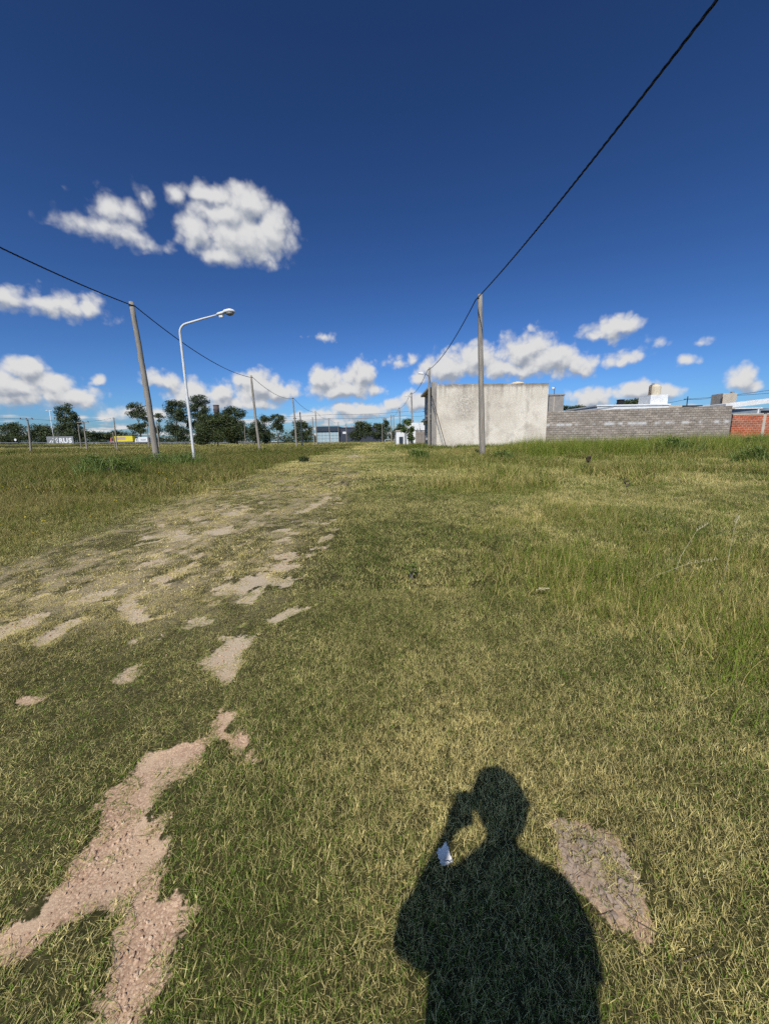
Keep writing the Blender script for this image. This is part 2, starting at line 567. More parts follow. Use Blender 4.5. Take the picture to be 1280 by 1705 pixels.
def plaster_mat():
    """old cement render: cloudy patches, a dark mouldy top edge with runs, faint trowel mottling"""
    m, n, l, b = mat('stained_cement_render')
    tcn = nd(n, 'ShaderNodeTexCoord')
    o = tcn.outputs['Object']
    big = noise(n, l, scaled(n, l, o, (0.42, 1, 0.38)), 1.0, 4, 0.55, 0.8)
    mid = noise(n, l, o, 0.95, 5, 0.6, 0.4)
    fine = noise(n, l, o, 7.0, 3, 0.6)
    c = ramp(n, l, big.outputs['Fac'], [(0.34, (0.55, 0.485, 0.39)), (0.5, (0.645, 0.58, 0.475)), (0.66, (0.71, 0.645, 0.54))])
    c = mixc(n, l, mth(n, l, 'MULTIPLY', smooth(n, l, mid.outputs['Fac'], 0.46, 0.70), 0.9), c, (0.50, 0.44, 0.36))
    c = mixc(n, l, mth(n, l, 'MULTIPLY', smooth(n, l, fine.outputs['Fac'], 0.5, 0.8), 0.25), c, (0.48, 0.435, 0.365))
    sep = nd(n, 'ShaderNodeSeparateXYZ')
    l.new(o, sep.inputs[0])
    run = noise(n, l, scaled(n, l, o, (3.0, 1, 0.12)), 1.0, 4, 0.65)
    reach = smooth(n, l, sep.outputs['Z'], 4.0, 5.75)
    k = mth(n, l, 'MULTIPLY', reach, smooth(n, l, run.outputs['Fac'], 0.44, 0.66))
    top = mth(n, l, 'MULTIPLY', smooth(n, l, sep.outputs['Z'], 5.3, 5.72), smooth(n, l, mid.outputs['Fac'], 0.30, 0.6))
    c = mixc(n, l, mth(n, l, 'MULTIPLY', k, 0.5), c, (0.17, 0.145, 0.12))
    c = mixc(n, l, mth(n, l, 'MULTIPLY', top, 0.8), c, (0.16, 0.135, 0.11))
    ctr = vmth(n, l, 'SUBTRACT', o, (2.9, 0.0, 3.95))          # one mouldy cloud left of the middle
    dd = vmth(n, l, 'LENGTH', scaled(n, l, ctr, (0.6, 0.05, 0.5)))
    blot = mth(n, l, 'MULTIPLY', smooth(n, l, dd, 0.2, 1.0, 1.0, 0.0), smooth(n, l, fine.outputs['Fac'], 0.36, 0.6))
    c = mixc(n, l, mth(n, l, 'MULTIPLY', blot, 0.6), c, (0.24, 0.215, 0.185))
    # joints between two pours, dark wandering lines
    for jx0, amt in ((5.0, 0.5), (8.6, 0.3)):
        jx = mth(n, l, 'ABSOLUTE', mth(n, l, 'SUBTRACT', mth(n, l, 'ADD', sep.outputs['X'], mth(n, l, 'MULTIPLY', big.outputs['Fac'], 0.4)), jx0 + 0.2))
        j = mth(n, l, 'MULTIPLY', smooth(n, l, jx, 0.02, 0.28, 1.0, 0.0), smooth(n, l, mid.outputs['Fac'], 0.35, 0.6))
        c = mixc(n, l, mth(n, l, 'MULTIPLY', j, amt), c, (0.27, 0.245, 0.21))
    l.new(c, b.inputs['Base Color'])
    b.inputs['Roughness'].default_value = 0.95
    bump(n, l, fine.outputs['Fac'], 0.25, 0.01, b)
    return m


M['plaster'] = plaster_mat()


def block_mat(name, bw, bh, mortar, cols, mcol, light_rows=None):
    m, n, l, b = mat(name)
    tcn = nd(n, 'ShaderNodeTexCoord')
    o = tcn.outputs['Object']
    sep = nd(n, 'ShaderNodeSeparateXYZ')
    l.new(o, sep.inputs[0])
    cb = nd(n, 'ShaderNodeCombineXYZ')
    l.new(sep.outputs['X'], cb.inputs['X'])
    l.new(sep.outputs['Z'], cb.inputs['Y'])
    br = nd(n, 'ShaderNodeTexBrick')
    br.inputs['Scale'].default_value = 1.0
    br.inputs['Brick Width'].default_value = bw
    br.inputs['Row Height'].default_value = bh
    br.inputs['Mortar Size'].default_value = mortar
    br.inputs['Mortar Smooth'].default_value = 0.2
    br.inputs['Bias'].default_value = 0.0
    br.inputs['Color1'].default_value = (*cols[0], 1)
    br.inputs['Color2'].default_value = (*cols[1], 1)
    br.inputs['Mortar'].default_value = (*mcol, 1)
    l.new(cb.outputs[0], br.inputs['Vector'])
    t = noise(n, l, scaled(n, l, o, (0.6, 1, 2.4)), 1.6, 6, 0.65)
    c = mixc(n, l, 1.0, br.outputs['Color'], ramp(n, l, t.outputs['Fac'], [(0.3, (0.58, 0.56, 0.54)), (0.7, (1.25, 1.22, 1.18))]), 'MULTIPLY')
    if light_rows:
        z, h, lc = light_rows
        rowm = mth(n, l, 'LESS_THAN', mth(n, l, 'ABSOLUTE', mth(n, l, 'SUBTRACT', sep.outputs['Z'], z)), h)
        t2 = noise(n, l, scaled(n, l, o, (1.0, 1, 0.2)), 1.5, 2, 0.5)
        c = mixc(n, l, mth(n, l, 'MULTIPLY', rowm, smooth(n, l, t2.outputs['Fac'], 0.42, 0.6)), c, lc)
    l.new(c, b.inputs['Base Color'])
    b.inputs['Roughness'].default_value = 0.95
    bump(n, l, mth(n, l, 'SUBTRACT', 1.0, br.outputs['Fac']), 0.9, 0.02, b)
    return m


M['blocks'] = block_mat('grey_concrete_blocks', 0.4, 0.2, 0.018, ((0.27, 0.235, 0.2), (0.40, 0.355, 0.305)), (0.21, 0.185, 0.155),
                        (2.12, 0.13, (0.52, 0.5, 0.47)))
M['red_bricks'] = block_mat('red_hollow_bricks', 0.36, 0.2, 0.03, ((0.40, 0.085, 0.035), (0.50, 0.12, 0.05)), (0.42, 0.27, 0.2))


def grass_mat(name, green0, green1, straw0, straw1, tip=0.2):
    m, n, l, b = mat(name)
    at = nd(n, 'ShaderNodeAttribute', attribute_name='blade')           # r: lot, g: shade of its own, b: height
    dry = nd(n, 'ShaderNodeAttribute', attribute_name='dry', attribute_type='INSTANCER')
    tint = nd(n, 'ShaderNodeAttribute', attribute_name='tint', attribute_type='INSTANCER')
    s = nd(n, 'ShaderNodeSeparateColor')
    l.new(at.outputs['Color'], s.inputs[0])
    g = mixc(n, l, s.outputs[1], green0, green1)
    w = mixc(n, l, s.outputs[1], straw0, straw1)
    isdry = smooth(n, l, mth(n, l, 'SUBTRACT', dry.outputs['Fac'], s.outputs[0]), -0.06, 0.06)
    c = mixc(n, l, isdry, g, w)
    tipf = mth(n, l, 'MULTIPLY', mth(n, l, 'POWER', s.outputs[2], 3.0), tip)
    c = mixc(n, l, tipf, c, straw1)
    c = vmth(n, l, 'SCALE', c, scale=tint.outputs['Fac'])
    l.new(c, b.inputs['Base Color'])
    b.inputs['Roughness'].default_value = 0.6
    b.inputs['Specular IOR Level'].default_value = 0.06
    tr = nd(n, 'ShaderNodeBsdfTranslucent')
    l.new(c, tr.inputs['Color'])
    mx = nd(n, 'ShaderNodeMixShader')
    mx.inputs[0].default_value = 0.25
    l.new(b.outputs[0], mx.inputs[1])
    l.new(tr.outputs[0], mx.inputs[2])
    l.new(mx.outputs[0], n['Material Output'].inputs[0])
    return m


M['grass'] = grass_mat('lawn_grass', (0.068, 0.124, 0.016), (0.19, 0.275, 0.038), (0.33, 0.26, 0.085), (0.76, 0.65, 0.28))
M['tall'] = grass_mat('tall_grass', (0.085, 0.135, 0.014), (0.235, 0.30, 0.04), (0.29, 0.22, 0.07), (0.64, 0.53, 0.21), 0.2)


def leaf_mat(name, c0, c1, trans=0.25):
    m, n, l, b = mat(name)
    at = nd(n, 'ShaderNodeAttribute', attribute_name='leaf')
    c = mixc(n, l, at.outputs['Fac'], c0, c1)
    l.new(c, b.inputs['Base Color'])
    b.inputs['Roughness'].default_value = 0.5
    tr = nd(n, 'ShaderNodeBsdfTranslucent')
    l.new(c, tr.inputs['Color'])
    mx = nd(n, 'ShaderNodeMixShader')
    mx.inputs[0].default_value = trans
    l.new(b.outputs[0], mx.inputs[1])
    l.new(tr.outputs[0], mx.inputs[2])
    l.new(mx.outputs[0], n['Material Output'].inputs[0])
    return m


M['leaf_dark'] = leaf_mat('dark_foliage', (0.038, 0.055, 0.022), (0.13, 0.16, 0.066))
M['leaf_olive'] = leaf_mat('olive_foliage', (0.04, 0.055, 0.018), (0.12, 0.145, 0.05))
M['leaf_fresh'] = leaf_mat('fresh_foliage', (0.05, 0.085, 0.02), (0.16, 0.22, 0.06))
M['leaf_mid'] = leaf_mat('weed_foliage', (0.09, 0.135, 0.025), (0.26, 0.33, 0.08), 0.35)
M['leaf_lime'] = leaf_mat('yellow_green_foliage', (0.12, 0.16, 0.03), (0.3, 0.34, 0.08))

# ------------------------------------------------------------------ the lie of the land
DIRT = {
    'A': [(-1.260, 0.800), (-1.041, 0.894), (-0.997, 0.950), (-1.010, 1.029), (-1.005, 1.101), (-1.076, 1.233), (-1.032, 1.307), (-1.035, 1.412), (-0.932, 1.507), (-0.817, 1.522), (-0.804, 1.432), (-0.820, 1.337), (-0.883, 1.254), (-0.871, 1.195), (-0.789, 1.078), (-0.766, 1.047), (-0.756, 0.973), (-0.656, 0.932), (-0.594, 0.910), (-0.599, 0.857), (-0.591, 0.809), (-0.597, 0.762), (-0.582, 0.721), (-0.600, 0.590), (-0.730, 0.590), (-0.737, 0.730), (-0.742, 0.802), (-0.741, 0.852), (-0.749, 0.891), (-0.810, 0.893), (-0.937, 0.874), (-0.981, 0.827), (-0.994, 0.804), (-1.210, 0.715)],
    'A2': [(-0.807, 1.501), (-0.823, 1.632), (-0.790, 1.680), (-0.746, 1.642), (-0.755, 1.523)],
    'B': [(-0.718, 1.548), (-0.650, 1.549), (-0.584, 1.433), (-0.546, 1.355), (-0.606, 1.384), (-0.669, 1.452)],
    'C': [(-1.076, 2.051), (-1.039, 2.255), (-1.073, 2.337), (-0.878, 2.324), (-0.869, 2.100), (-0.861, 1.920), (-0.897, 1.903), (-1.018, 1.976)],
    'D': [(-1.460, 2.540), (-1.369, 2.617), (-1.234, 2.588), (-1.243, 2.483), (-1.371, 2.462)],
    'E': [(-1.409, 2.964), (-1.292, 3.252), (-1.131, 3.428), (-0.916, 3.246), (-1.044, 3.137), (-1.226, 3.002), (-1.335, 2.904)],
    'F': [(-1.165, 2.811), (-1.078, 3.081), (-0.998, 3.017), (-1.054, 2.785)],
    'G': [(-0.841, 2.532), (-0.734, 2.706), (-0.566, 2.723), (-0.672, 2.630), (-0.770, 2.506)],
    'H': [(-2.563, 2.876), (-2.457, 3.024), (-2.286, 3.158), (-2.256, 3.020), (-2.385, 2.863), (-2.442, 2.785)],
    'I': [(-2.636, 2.275), (-2.641, 2.621), (-2.512, 2.719), (-2.426, 2.563), (-2.503, 2.424), (-2.559, 2.202)],
    'J': [(-2.306, 2.316), (-2.282, 2.611), (-2.185, 2.609), (-2.181, 2.439), (-2.218, 2.283)],
    'K': [(-2.066, 2.762), (-2.125, 3.012), (-2.045, 3.068), (-1.988, 2.821), (-1.765, 2.658), (-1.668, 2.590), (-1.754, 2.532), (-1.927, 2.621)],
    'L': [(-2.167, 3.268), (-2.040, 3.449), (-1.887, 3.751), (-1.909, 3.550), (-1.938, 3.262), (-2.066, 3.206)],
    'M': [(-2.412, 4.813), (-2.132, 5.123), (-1.897, 4.863), (-2.102, 4.664)],
    'N': [(-2.527, 5.844), (-2.302, 6.177), (-2.134, 5.891), (-2.327, 5.619)],
    'O': [(-1.419, 5.874), (-1.236, 6.519), (-1.080, 7.491), (-1.041, 6.738), (-1.238, 5.998), (-1.335, 5.788)],
    'P': [(-1.178, 3.547), (-0.966, 3.676), (-0.815, 3.583), (-0.964, 3.434)],
    'Q': [(-1.430, 4.892), (-1.245, 5.007), (-1.206, 4.740)],
    'R': [(-2.096, 20.373), (-1.898, 25.415), (-1.100, 21.954), (-1.396, 18.586)],
    'T': [(-1.546, 1.928), (-1.495, 2.029), (-1.374, 1.974), (-1.417, 1.881)],
    'U': [(-1.903, 1.774), (-1.864, 1.817), (-1.794, 1.755), (-1.811, 1.707)],
    'V': [(-1.202, 3.873), (-0.979, 4.001), (-0.899, 3.868), (-1.105, 3.748)],
    'S': [(0.555, 1.078), (0.643, 1.099), (0.717, 1.081), (0.747, 1.024), (0.742, 0.954), (0.765, 0.915), (0.735, 0.858), (0.662, 0.807), (0.588, 0.819), (0.570, 0.871), (0.569, 0.947), (0.550, 1.008)],
}
ROAD_L = -4.0


def ground_z(x, y):
    x, y = np.asarray(x, float), np.asarray(y, float)
    z = 0.55 * (1 - np.exp(-np.maximum(y, 0) / 7.0))
    und = (fbm(x * 0.7 + 40, y * 0.5, 3, 3) - 0.5) * 0.09 + (fbm(x * 0.12, y * 0.12, 9, 2) - 0.5) * 0.16 * sstep(y, 6, 30)
    z = z + und * sstep(np.hypot(x, y), 0.6, 3.0)
    bank = np.clip((-x - 40) / 130.0, 0, 1.12) * 1.95
    z = z + bank * (sstep(y, 168, 182) - 0.6 * sstep(y, 196, 212))
    return z


def poly_dist(px, py, poly):
    """signed distance to an outline, positive inside"""
    best = np.full(px.shape, 1e9)
    inside = np.zeros(px.shape, bool)
    n = len(poly)
    for i in range(n):
        ax, ay = poly[i]
        bx, by = poly[(i + 1) % n]
        ex, ey = bx - ax, by - ay
        t = np.clip(((px - ax) * ex + (py - ay) * ey) / (ex * ex + ey * ey + 1e-12), 0, 1)
        best = np.minimum(best, np.hypot(px - ax - t * ex, py - ay - t * ey))
        cr = ((ay > py) != (by > py)) & (px < (bx - ax) * (py - ay) / (by - ay + 1e-12) + ax)
        inside ^= cr
    return np.where(inside, best, -best)


def heap_dist(x, y):
    """distance inside the rounded bare heap right of the shadow"""
    u, v = x - 0.653, y - 0.965
    c, s = math.cos(R(-72)), math.sin(R(-72))
    a, b = (u * c + v * s) / 0.142, (-u * s + v * c) / 0.105
    return 0.11 * (1 - np.hypot(a, b)) + 0.10 * (fbm(x * 9, y * 9, 93, 4, 0.6) - 0.5)


def bare(x, y):
    """how bare the soil is: 0 grass, 1 open dirt"""
    x, y = np.asarray(x, float), np.asarray(y, float)
    wob = ((fbm(x * 10, y * 10, 21, 3) - 0.5) * 0.06 + (fbm(x * 34, y * 34, 22, 2) - 0.5) * 0.06) * (1 + 0.15 * y)
    d = np.full(x.shape, -9.0)
    for k, poly in DIRT.items():
        xs, ys = [p[0] for p in poly], [p[1] for p in poly]
        m = (x > min(xs) - 0.4) & (x < max(xs) + 0.4) & (y > min(ys) - 0.4) & (y < max(ys) + 0.4)
        if m.any():
            pd = poly_dist(x[m], y[m], poly)
            if k == 'S':
                pd = heap_dist(x[m], y[m])
            d[m] = np.maximum(d[m], pd)
    out = sstep(d + 0.012 + wob, -0.045, 0.04) * (1 - 0.22 * sstep(y, 1.8, 3.2) * (0.6 + 0.8 * fbm(x * 14, y * 9, 25, 2)))
    # worn wheel tracks: scattered thin spots that run with the road
    lane = np.exp(-((x + 2.45) / 0.75) ** 2) + 0.8 * np.exp(-((x + 1.05) / 0.5) ** 2)
    sp = fbm(x * 2.6, y * 1.5, 31, 4, 0.6)
    far = sstep(y, 2.0, 3.2)
    out = np.maximum(out, 0.7 * sstep(sp + 0.13 * lane * far, 0.76, 0.90) * sstep(lane, 0.15, 0.5) * sstep(y, 1.9, 2.6))
    sp2 = fbm(x * 9, y * 6, 33, 3, 0.6)
    out = np.maximum(out, 0.75 * sstep(sp2 + 0.11 * lane * far, 0.65, 0.78) * sstep(x, -4.1, -3.5) * sstep(-x, 0.2, 0.8) * (0.3 + 0.7 * sstep(y, 1.7, 2.6)))
    return out


def worn(x, y):
    """thin, trodden turf of the track, soil showing between the blades"""
    x, y = np.asarray(x, float), np.asarray(y, float)
    road = sstep(x + 0.5 * (fbm(x * 0.6, y * 0.3, 36, 3) - 0.5), -4.15, -3.7) * sstep(-x - 0.012 * y + 0.9 * (fbm(x * 0.8, y * 0.5, 34, 3) - 0.5), 0.3, 1.2)
    near = 0.06 + 0.94 * sstep(y - 0.5 * x - 1.6, 1.0, 3.0)
    patch = sstep(0.42 * fbm(x * 1.6, y * 1.1, 35, 3, 0.6) + 0.58 * fbm(x * 10, y * 7, 37, 3, 0.65), 0.46, 0.58)
    return road * near * (0.10 + 0.66 * patch)


def axis(fine0, fine1, step, lo, hi, grow):
    a = list(np.arange(fine0, fine1 + 1e-6, step))
    s, v = step, fine1
    while v < hi:
        s *= grow
        v += s
        a.append(v)
    s, v = step, fine0
    while v > lo:
        s *= grow
        v -= s
        a.insert(0, v)
    return np.array(a)


def ground_mat():
    m, n, l, b = mat('soil_and_thatch')
    tcn = nd(n, 'ShaderNodeTexCoord')
    o = tcn.outputs['Object']
    at = nd(n, 'ShaderNodeAttribute', attribute_name='bare')
    rd = nd(n, 'ShaderNodeAttribute', attribute_name='ridge')
    wr = nd(n, 'ShaderNodeAttribute', attribute_name='worn')
    fine = noise(n, l, o, 60, 5, 0.7)
    mid = noise(n, l, o, 3.5, 5, 0.6)
    thatch = ramp(n, l, fine.outputs['Fac'], [(0.32, (0.014, 0.013, 0.006)), (0.56, (0.048, 0.043, 0.017)), (0.78, (0.17, 0.14, 0.06))])  # thatch kept near black: shade between the blades is put into its colour
    thatch = mixc(n, l, mth(n, l, 'MULTIPLY', mid.outputs['Fac'], 0.35), thatch, (0.07, 0.075, 0.025))
    thatch = mixc(n, l, mth(n, l, 'MULTIPLY', wr.outputs['Fac'], smooth(n, l, fine.outputs['Fac'], 0.28, 0.56)), thatch, (0.43, 0.345, 0.215))
    vo = nd(n, 'ShaderNodeTexVoronoi')
    vo.inputs['Scale'].default_value = 140
    l.new(o, vo.inputs['Vector'])
    stone = ramp(n, l, vo.outputs['Color'], [(0.2, (0.38, 0.25, 0.155)), (0.5, (0.48, 0.33, 0.215)), (0.85, (0.58, 0.42, 0.285))])
    dirt = mixc(n, l, smooth(n, l, vo.outputs['Distance'], 0.35, 0.9), stone, (0.33, 0.205, 0.14))
    dirt = mixc(n, l, smooth(n, l, mid.outputs['Fac'], 0.42, 0.7), dirt, (0.52, 0.38, 0.25))
    sepo = nd(n, 'ShaderNodeSeparateXYZ')
    l.new(o, sepo.inputs[0])
    sandy = mixc(n, l, fine.outputs['Fac'], (0.34, 0.27, 0.18), (0.56, 0.46, 0.32))
    dirt = mixc(n, l, smooth(n, l, sepo.outputs['Y'], 1.5, 2.3), dirt, sandy)      # pink grit gives way to sand up the track
    mud = mixc(n, l, fine.outputs['Fac'], (0.14, 0.105, 0.075), (0.34, 0.265, 0.20))
    dirt = mixc(n, l, rd.outputs['Fac'], dirt, mud)
    rag = noise(n, l, o, 22, 4, 0.65)
    edge = mth(n, l, 'ADD', at.outputs['Fac'], mth(n, l, 'ADD', mth(n, l, 'MULTIPLY', mth(n, l, 'SUBTRACT', fine.outputs['Fac'], 0.5), 0.7), mth(n, l, 'MULTIPLY', mth(n, l, 'SUBTRACT', rag.outputs['Fac'], 0.5), 1.1)))
    l.new(mixc(n, l, smooth(n, l, edge, 0.44, 0.62), thatch, dirt), b.inputs['Base Color'])
    b.inputs['Roughness'].default_value = 1.0
    b.inputs['Specular IOR Level'].default_value = 0.05
    h = mth(n, l, 'ADD', mth(n, l, 'MULTIPLY', vo.outputs['Distance'], -0.25), fine.outputs['Fac'])
    bump(n, l, h, 0.5, 0.008, b)
    return m


gx = axis(-5.0, 4.0, 0.045, -4500, 4500, 1.13)
gy = axis(0.3, 7.0, 0.045, -400, 6000, 1.13)
GX, GY = np.meshgrid(gx, gy)
gb = bare(GX, GY)
mound = sstep(heap_dist(GX, GY), -0.05, 0.07)


def heap(x, y):
    """the low ant-heap right of the shadow"""
    h = np.zeros(np.shape(x))
    k = (np.abs(x - 0.66) < 0.5) & (np.abs(y - 0.95) < 0.5)
    if k.any():
        h[k] = sstep(heap_dist(x[k], y[k]), -0.06, 0.10) * (0.05 + 0.06 * (fbm(x[k] * 16, y[k] * 16, 5, 3) - 0.5))
    return h


def surface_z(x, y):
    x, y = np.asarray(x, float), np.asarray(y, float)
    return ground_z(x, y) - 0.018 * bare(x, y) + heap(x, y)


GZ = surface_z(GX, GY)
gv = np.stack([GX.ravel(), GY.ravel(), GZ.ravel()], 1)
nx_, ny_ = len(gx), len(gy)
ii = (np.arange(ny_ - 1)[:, None] * nx_ + np.arange(nx_ - 1)[None, :]).ravel()
gf = np.stack([ii, ii + 1, ii + nx_ + 1, ii + nx_], 1)
gme = np_mesh('ground', gv, gf, ground_mat(), {'bare': ('FLOAT', gb.ravel().astype(np.float32)), 'worn': ('FLOAT', worn(GX, GY).ravel().astype(np.float32)),
                                               'ridge': ('FLOAT', mound.ravel().astype(np.float32))}, smooth=True)
tag(link(bpy.data.objects.new('ground', gme)), 'rough grassy ground with a worn dirt track running to the horizon', None, None, 'structure')


def gz(x, y):
    return float(ground_z(np.array([x]), np.array([y]))[0])

# ------------------------------------------------------------------ highway on its bank
hx = np.arange(-420, -38, 4.0)
hv, hf = [], []
for i, x in enumerate(hx):
    for y in (184.6, 195.0):
        hv.append((x, y, gz(x, y) + 0.05))
for i in range(len(hx) - 1):
    hf.append((2 * i, 2 * i + 2, 2 * i + 3, 2 * i + 1))
m_ = MB()
m_.add(hv, hf)
hw = m_.build('highway', M['asphalt'])
tag(hw, 'grey asphalt highway on a low bank beyond the field', None, None, 'structure')

gr = empty('guardrail', (-120, 183.6, gz(-120, 183.6)))
tag(gr, 'long steel guardrail on posts along the edge of the highway', 'guardrail')
m_ = MB()
pts = [(x + 120, 0, gz(x, 183.6) - gr.location.z + 0.62) for x in np.arange(-260, -58, 4.0)]
prof = [(-0.0, -0.17), (-0.07, -0.09), (0.0, 0.0), (-0.07, 0.09), (0.0, 0.17)]
vs = [(px + 0, py + a, pz + b) for px, py, pz in pts for a, b in prof]
fs = [(i * 5 + k, i * 5 + 5 + k, i * 5 + 6 + k, i * 5 + 1 + k) for i in range(len(pts) - 1) for k in range(4)]
m_.add(vs, fs)
rl = m_.build('rail', M['steel'], gr)
so = rl.modifiers.new('thick', 'SOLIDIFY')
so.thickness = 0.02
pm = MB().box(-0.08, 0.08, 0.04, 0.2, -0.9, 0.2)
p0 = None
for px, py, pz in pts[::1]:
    if p0 is None:
        p0 = o = pm.build('post', M['steel'], gr)
    else:
        o = link(p0.copy(), gr)
    o.location = (px, py, pz)


def wheel_mesh():
    m = MB()
    for y0 in (0.0,):
        n = 16
        ring = [(0.5 * math.cos(2 * math.pi * k / n), 0.5 * math.sin(2 * math.pi * k / n)) for k in range(n)]
        m.prism(ring, -0.15, 0.15)
    return m


def truck(name, label, x0, x1, body_z0, body_z1, body_mat, cab_mat, y=188.0):
    """box lorry seen side-on, cab at its left end"""
    zd = gz((x0 + x1) / 2, y) + 0.05
    t = empty(name, ((x0 + x1) / 2, y, zd))
    tag(t, label, 'truck', 'trucks on the far highway')
    a, b = x0 - t.location.x, x1 - t.location.x
    z0, z1 = body_z0 - zd, body_z1 - zd
    cl = min(2.1, (b - a) * 0.24)
    MB().box(a + cl + 0.25, b, -1.2, 1.2, z0, z1).build('cargo_box', body_mat, t, bevel=0.06)
    MB().box(a + 0.4, b - 0.3, -0.9, 0.9, z0 - 0.4, z0 - 0.02).build('chassis', M['dark'], t)
    ch = z0 + (z1 - z0) * 0.75
    cab = MB().prism([(a, z0 - 0.4), (a + cl, z0 - 0.4), (a + cl, ch), (a + 0.45, ch), (a, z0 + 0.5)], -1.15, 1.15).build('cab', cab_mat, t, bevel=0.05)
    MB().box(a + 0.75, a + cl - 0.35, -1.17, -1.153, z0 + 0.45, ch - 0.25).build('side_window', M['dark'], cab)
    wm = None
    for wx in (a + 0.95, b - 2.1, b - 0.95):
        if wm is None:
            wm = o = wheel_mesh().build('wheel', M['tyre'], t)
        else:
            o = link(wm.copy(), t)
        o.location = (wx, -1.0, 0.5)
    return t


ty = truck('cargo_truck', 'yellow lorry with a faded red cab on the far highway', -130.2, -119.3, 2.8, 5.45, M['yellow'], M['pink'])
MB().box(-2.2, 2.2, -1.23, -1.212, 1.9, 3.3).build('side_print', M['plaster_beige'], ty)
for zz in (2.2, 2.6, 3.0):
    MB().box(-1.8, 1.9, -1.25, -1.236, zz - 0.07, zz + 0.07).build('print_line', M['pink'], ty)
tw = truck('cargo_truck', 'small white box lorry on the highway right behind the thick leaning pole', -118.4, -112.3, 2.55, 4.8, M['white'], M['white'])
for k, zz in enumerate((1.55, 2.0)):
    MB().box(-0.2, 2.3, -1.23, -1.212, zz - 0.1, zz + 0.1).build('print_line', M['grey_paint'], tw)

# hoarding with block letters
hd = empty('hoarding', (-150.7, 183.0, gz(-150.7, 183.0)))
tag(hd, 'long grey hoarding with big white letters RUS beside the highway', 'billboard')
hz = hd.location.z
MB().box(-6.2, 6.2, -0.06, 0.06, 2.35 - hz, 5.7 - hz).build('panel', M['trailer'], hd)
for x in (-5.8, -2.9, 0, 2.9, 5.8):
    MB().box(x - 0.09, x + 0.09, 0.07, 0.25, -0.3, 5.5 - hz).build('post', M['steel'], hd)


def letters(text, size, name, material, parent, loc, bold=0.0, squash=1.0):
    cu = bpy.data.curves.new(name, 'FONT')
    cu.body = text
    cu.size = size
    cu.offset = bold
    cu.extrude = 0.02
    cu.align_x = 'CENTER'
    tmp = bpy.data.objects.new(name, cu)
    COL.objects.link(tmp)
    bpy.context.view_layer.update()
    me = bpy.data.meshes.new_from_object(tmp.evaluated_get(bpy.context.evaluated_depsgraph_get()))
    bpy.data.objects.remove(tmp)
    me.materials.clear()
    me.materials.append(material)
    o = link(bpy.data.objects.new(name, me), parent)
    o.location = loc
    o.rotation_euler = (R(90), 0, 0)
    o.scale = (squash, 1, 1)
    return o


for k, ch in enumerate('RUS'):
    letters(ch, 3.0, 'letter', M['white'], hd, (0.4 + 2.15 * k, -0.1, 2.75 - hz), 0.13, 1.05)
# the mark before the letters: a broken flash of white bars
for (xa, za, xb, zb, w) in ((-5.0, 0.5, -4.0, 1.7, 0.34), (-3.9, 0.5, -3.2, 1.5, 0.34), (-2.9, 0.5, -2.3, 1.4, 0.3),
                            (-3.4, 2.5, -2.4, 1.9, 0.28), (-2.3, 1.8, -1.1, 2.7, 0.3), (-2.0, 0.55, -0.9, 0.55, 0.3), (-1.9, 0.6, -1.0, 1.9, 0.3)):
    m_ = MB()
    dx, dz = xb - xa, zb - za
    L_ = math.hypot(dx, dz)
    ox, oz = -dz / L_ * w / 2, dx / L_ * w / 2
    m_.prism([(xa - ox, za - oz), (xb - ox, zb - oz), (xb + ox, zb + oz), (xa + ox, za + oz)], -0.1, -0.065)
    o = m_.build('letter_stroke', M['white'], hd)
    o.location = (0, 0, 2.35 - hz)

# round sign on a post by the road
rs = empty('round_sign', (-171.0, 182.5, gz(-171.0, 182.5)))
tag(rs, 'small round white sign on a post beside the highway', 'sign')
MB().tube([(0, 0, -0.3), (0, 0, 1.9)], 0.06, 8).build('post', M['steel'], rs)
n_ = 20
MB().prism([(0.55 * math.cos(2 * math.pi * k / n_), 4.5 - rs.location.z + 0.55 * math.sin(2 * math.pi * k / n_)) for k in range(n_)], -0.12, -0.07).build('disc', M['white'], rs)
MB().tube([(0, 0, 1.9), (0, 0, 4.5 - rs.location.z)], 0.05, 8).build('upper_post', M['steel'], rs)

# highway lighting mast
ms = empty('light_mast', (-151.8, 181.0, gz(-151.8, 181.0)))
tag(ms, 'slim white lighting mast with a short crossbar beside the highway', 'light mast')
mh = 17.3 - ms.location.z
MB().tube([(0, 0, -0.4), (0, 0, mh * 0.5), (0.1, 0, mh)], [0.2, 0.16, 0.11], 10).build('mast', M['lamp_paint'], ms, True)
MB().tube([(-1.1, 0, mh), (1.2, 0, mh + 0.02)], 0.07, 8).build('crossbar', M['lamp_paint'], ms)
for s in (-1, 1):
    MB().box(s * 1.1 - 0.45, s * 1.1 + 0.45, -0.16, 0.16, mh - 0.08, mh + 0.14).build('lamp_head', M['lamp_paint'], ms, bevel=0.04)

# brick water tower behind the trees
wt = empty('water_tower', (-100.4, 240.0, gz(-100.4, 240)))
tag(wt, 'dark round brick tower rising behind the round bush', 'tower')
zt = 24.0 - wt.location.z
MB().lathe([(1.55, -0.5), (1.5, zt - 5), (1.62, zt - 4.9), (1.62, zt - 0.5)], sides=20).build('shaft', M['brick_dark'], wt, True)
MB().lathe([(1.72, zt - 0.5), (1.75, zt - 0.1), (1.6, zt)], sides=20).build('rim', M['brick_dark'], wt)
for k in range(6):
    a = math.radians(200 + 28 * k)
    MB().box(-0.2, 0.2, -0.06, 0.06, 0, 1.1).build('slit', M['dark'], wt).location = (1.6 * math.cos(a), 1.6 * math.sin(a), zt - 3.4)

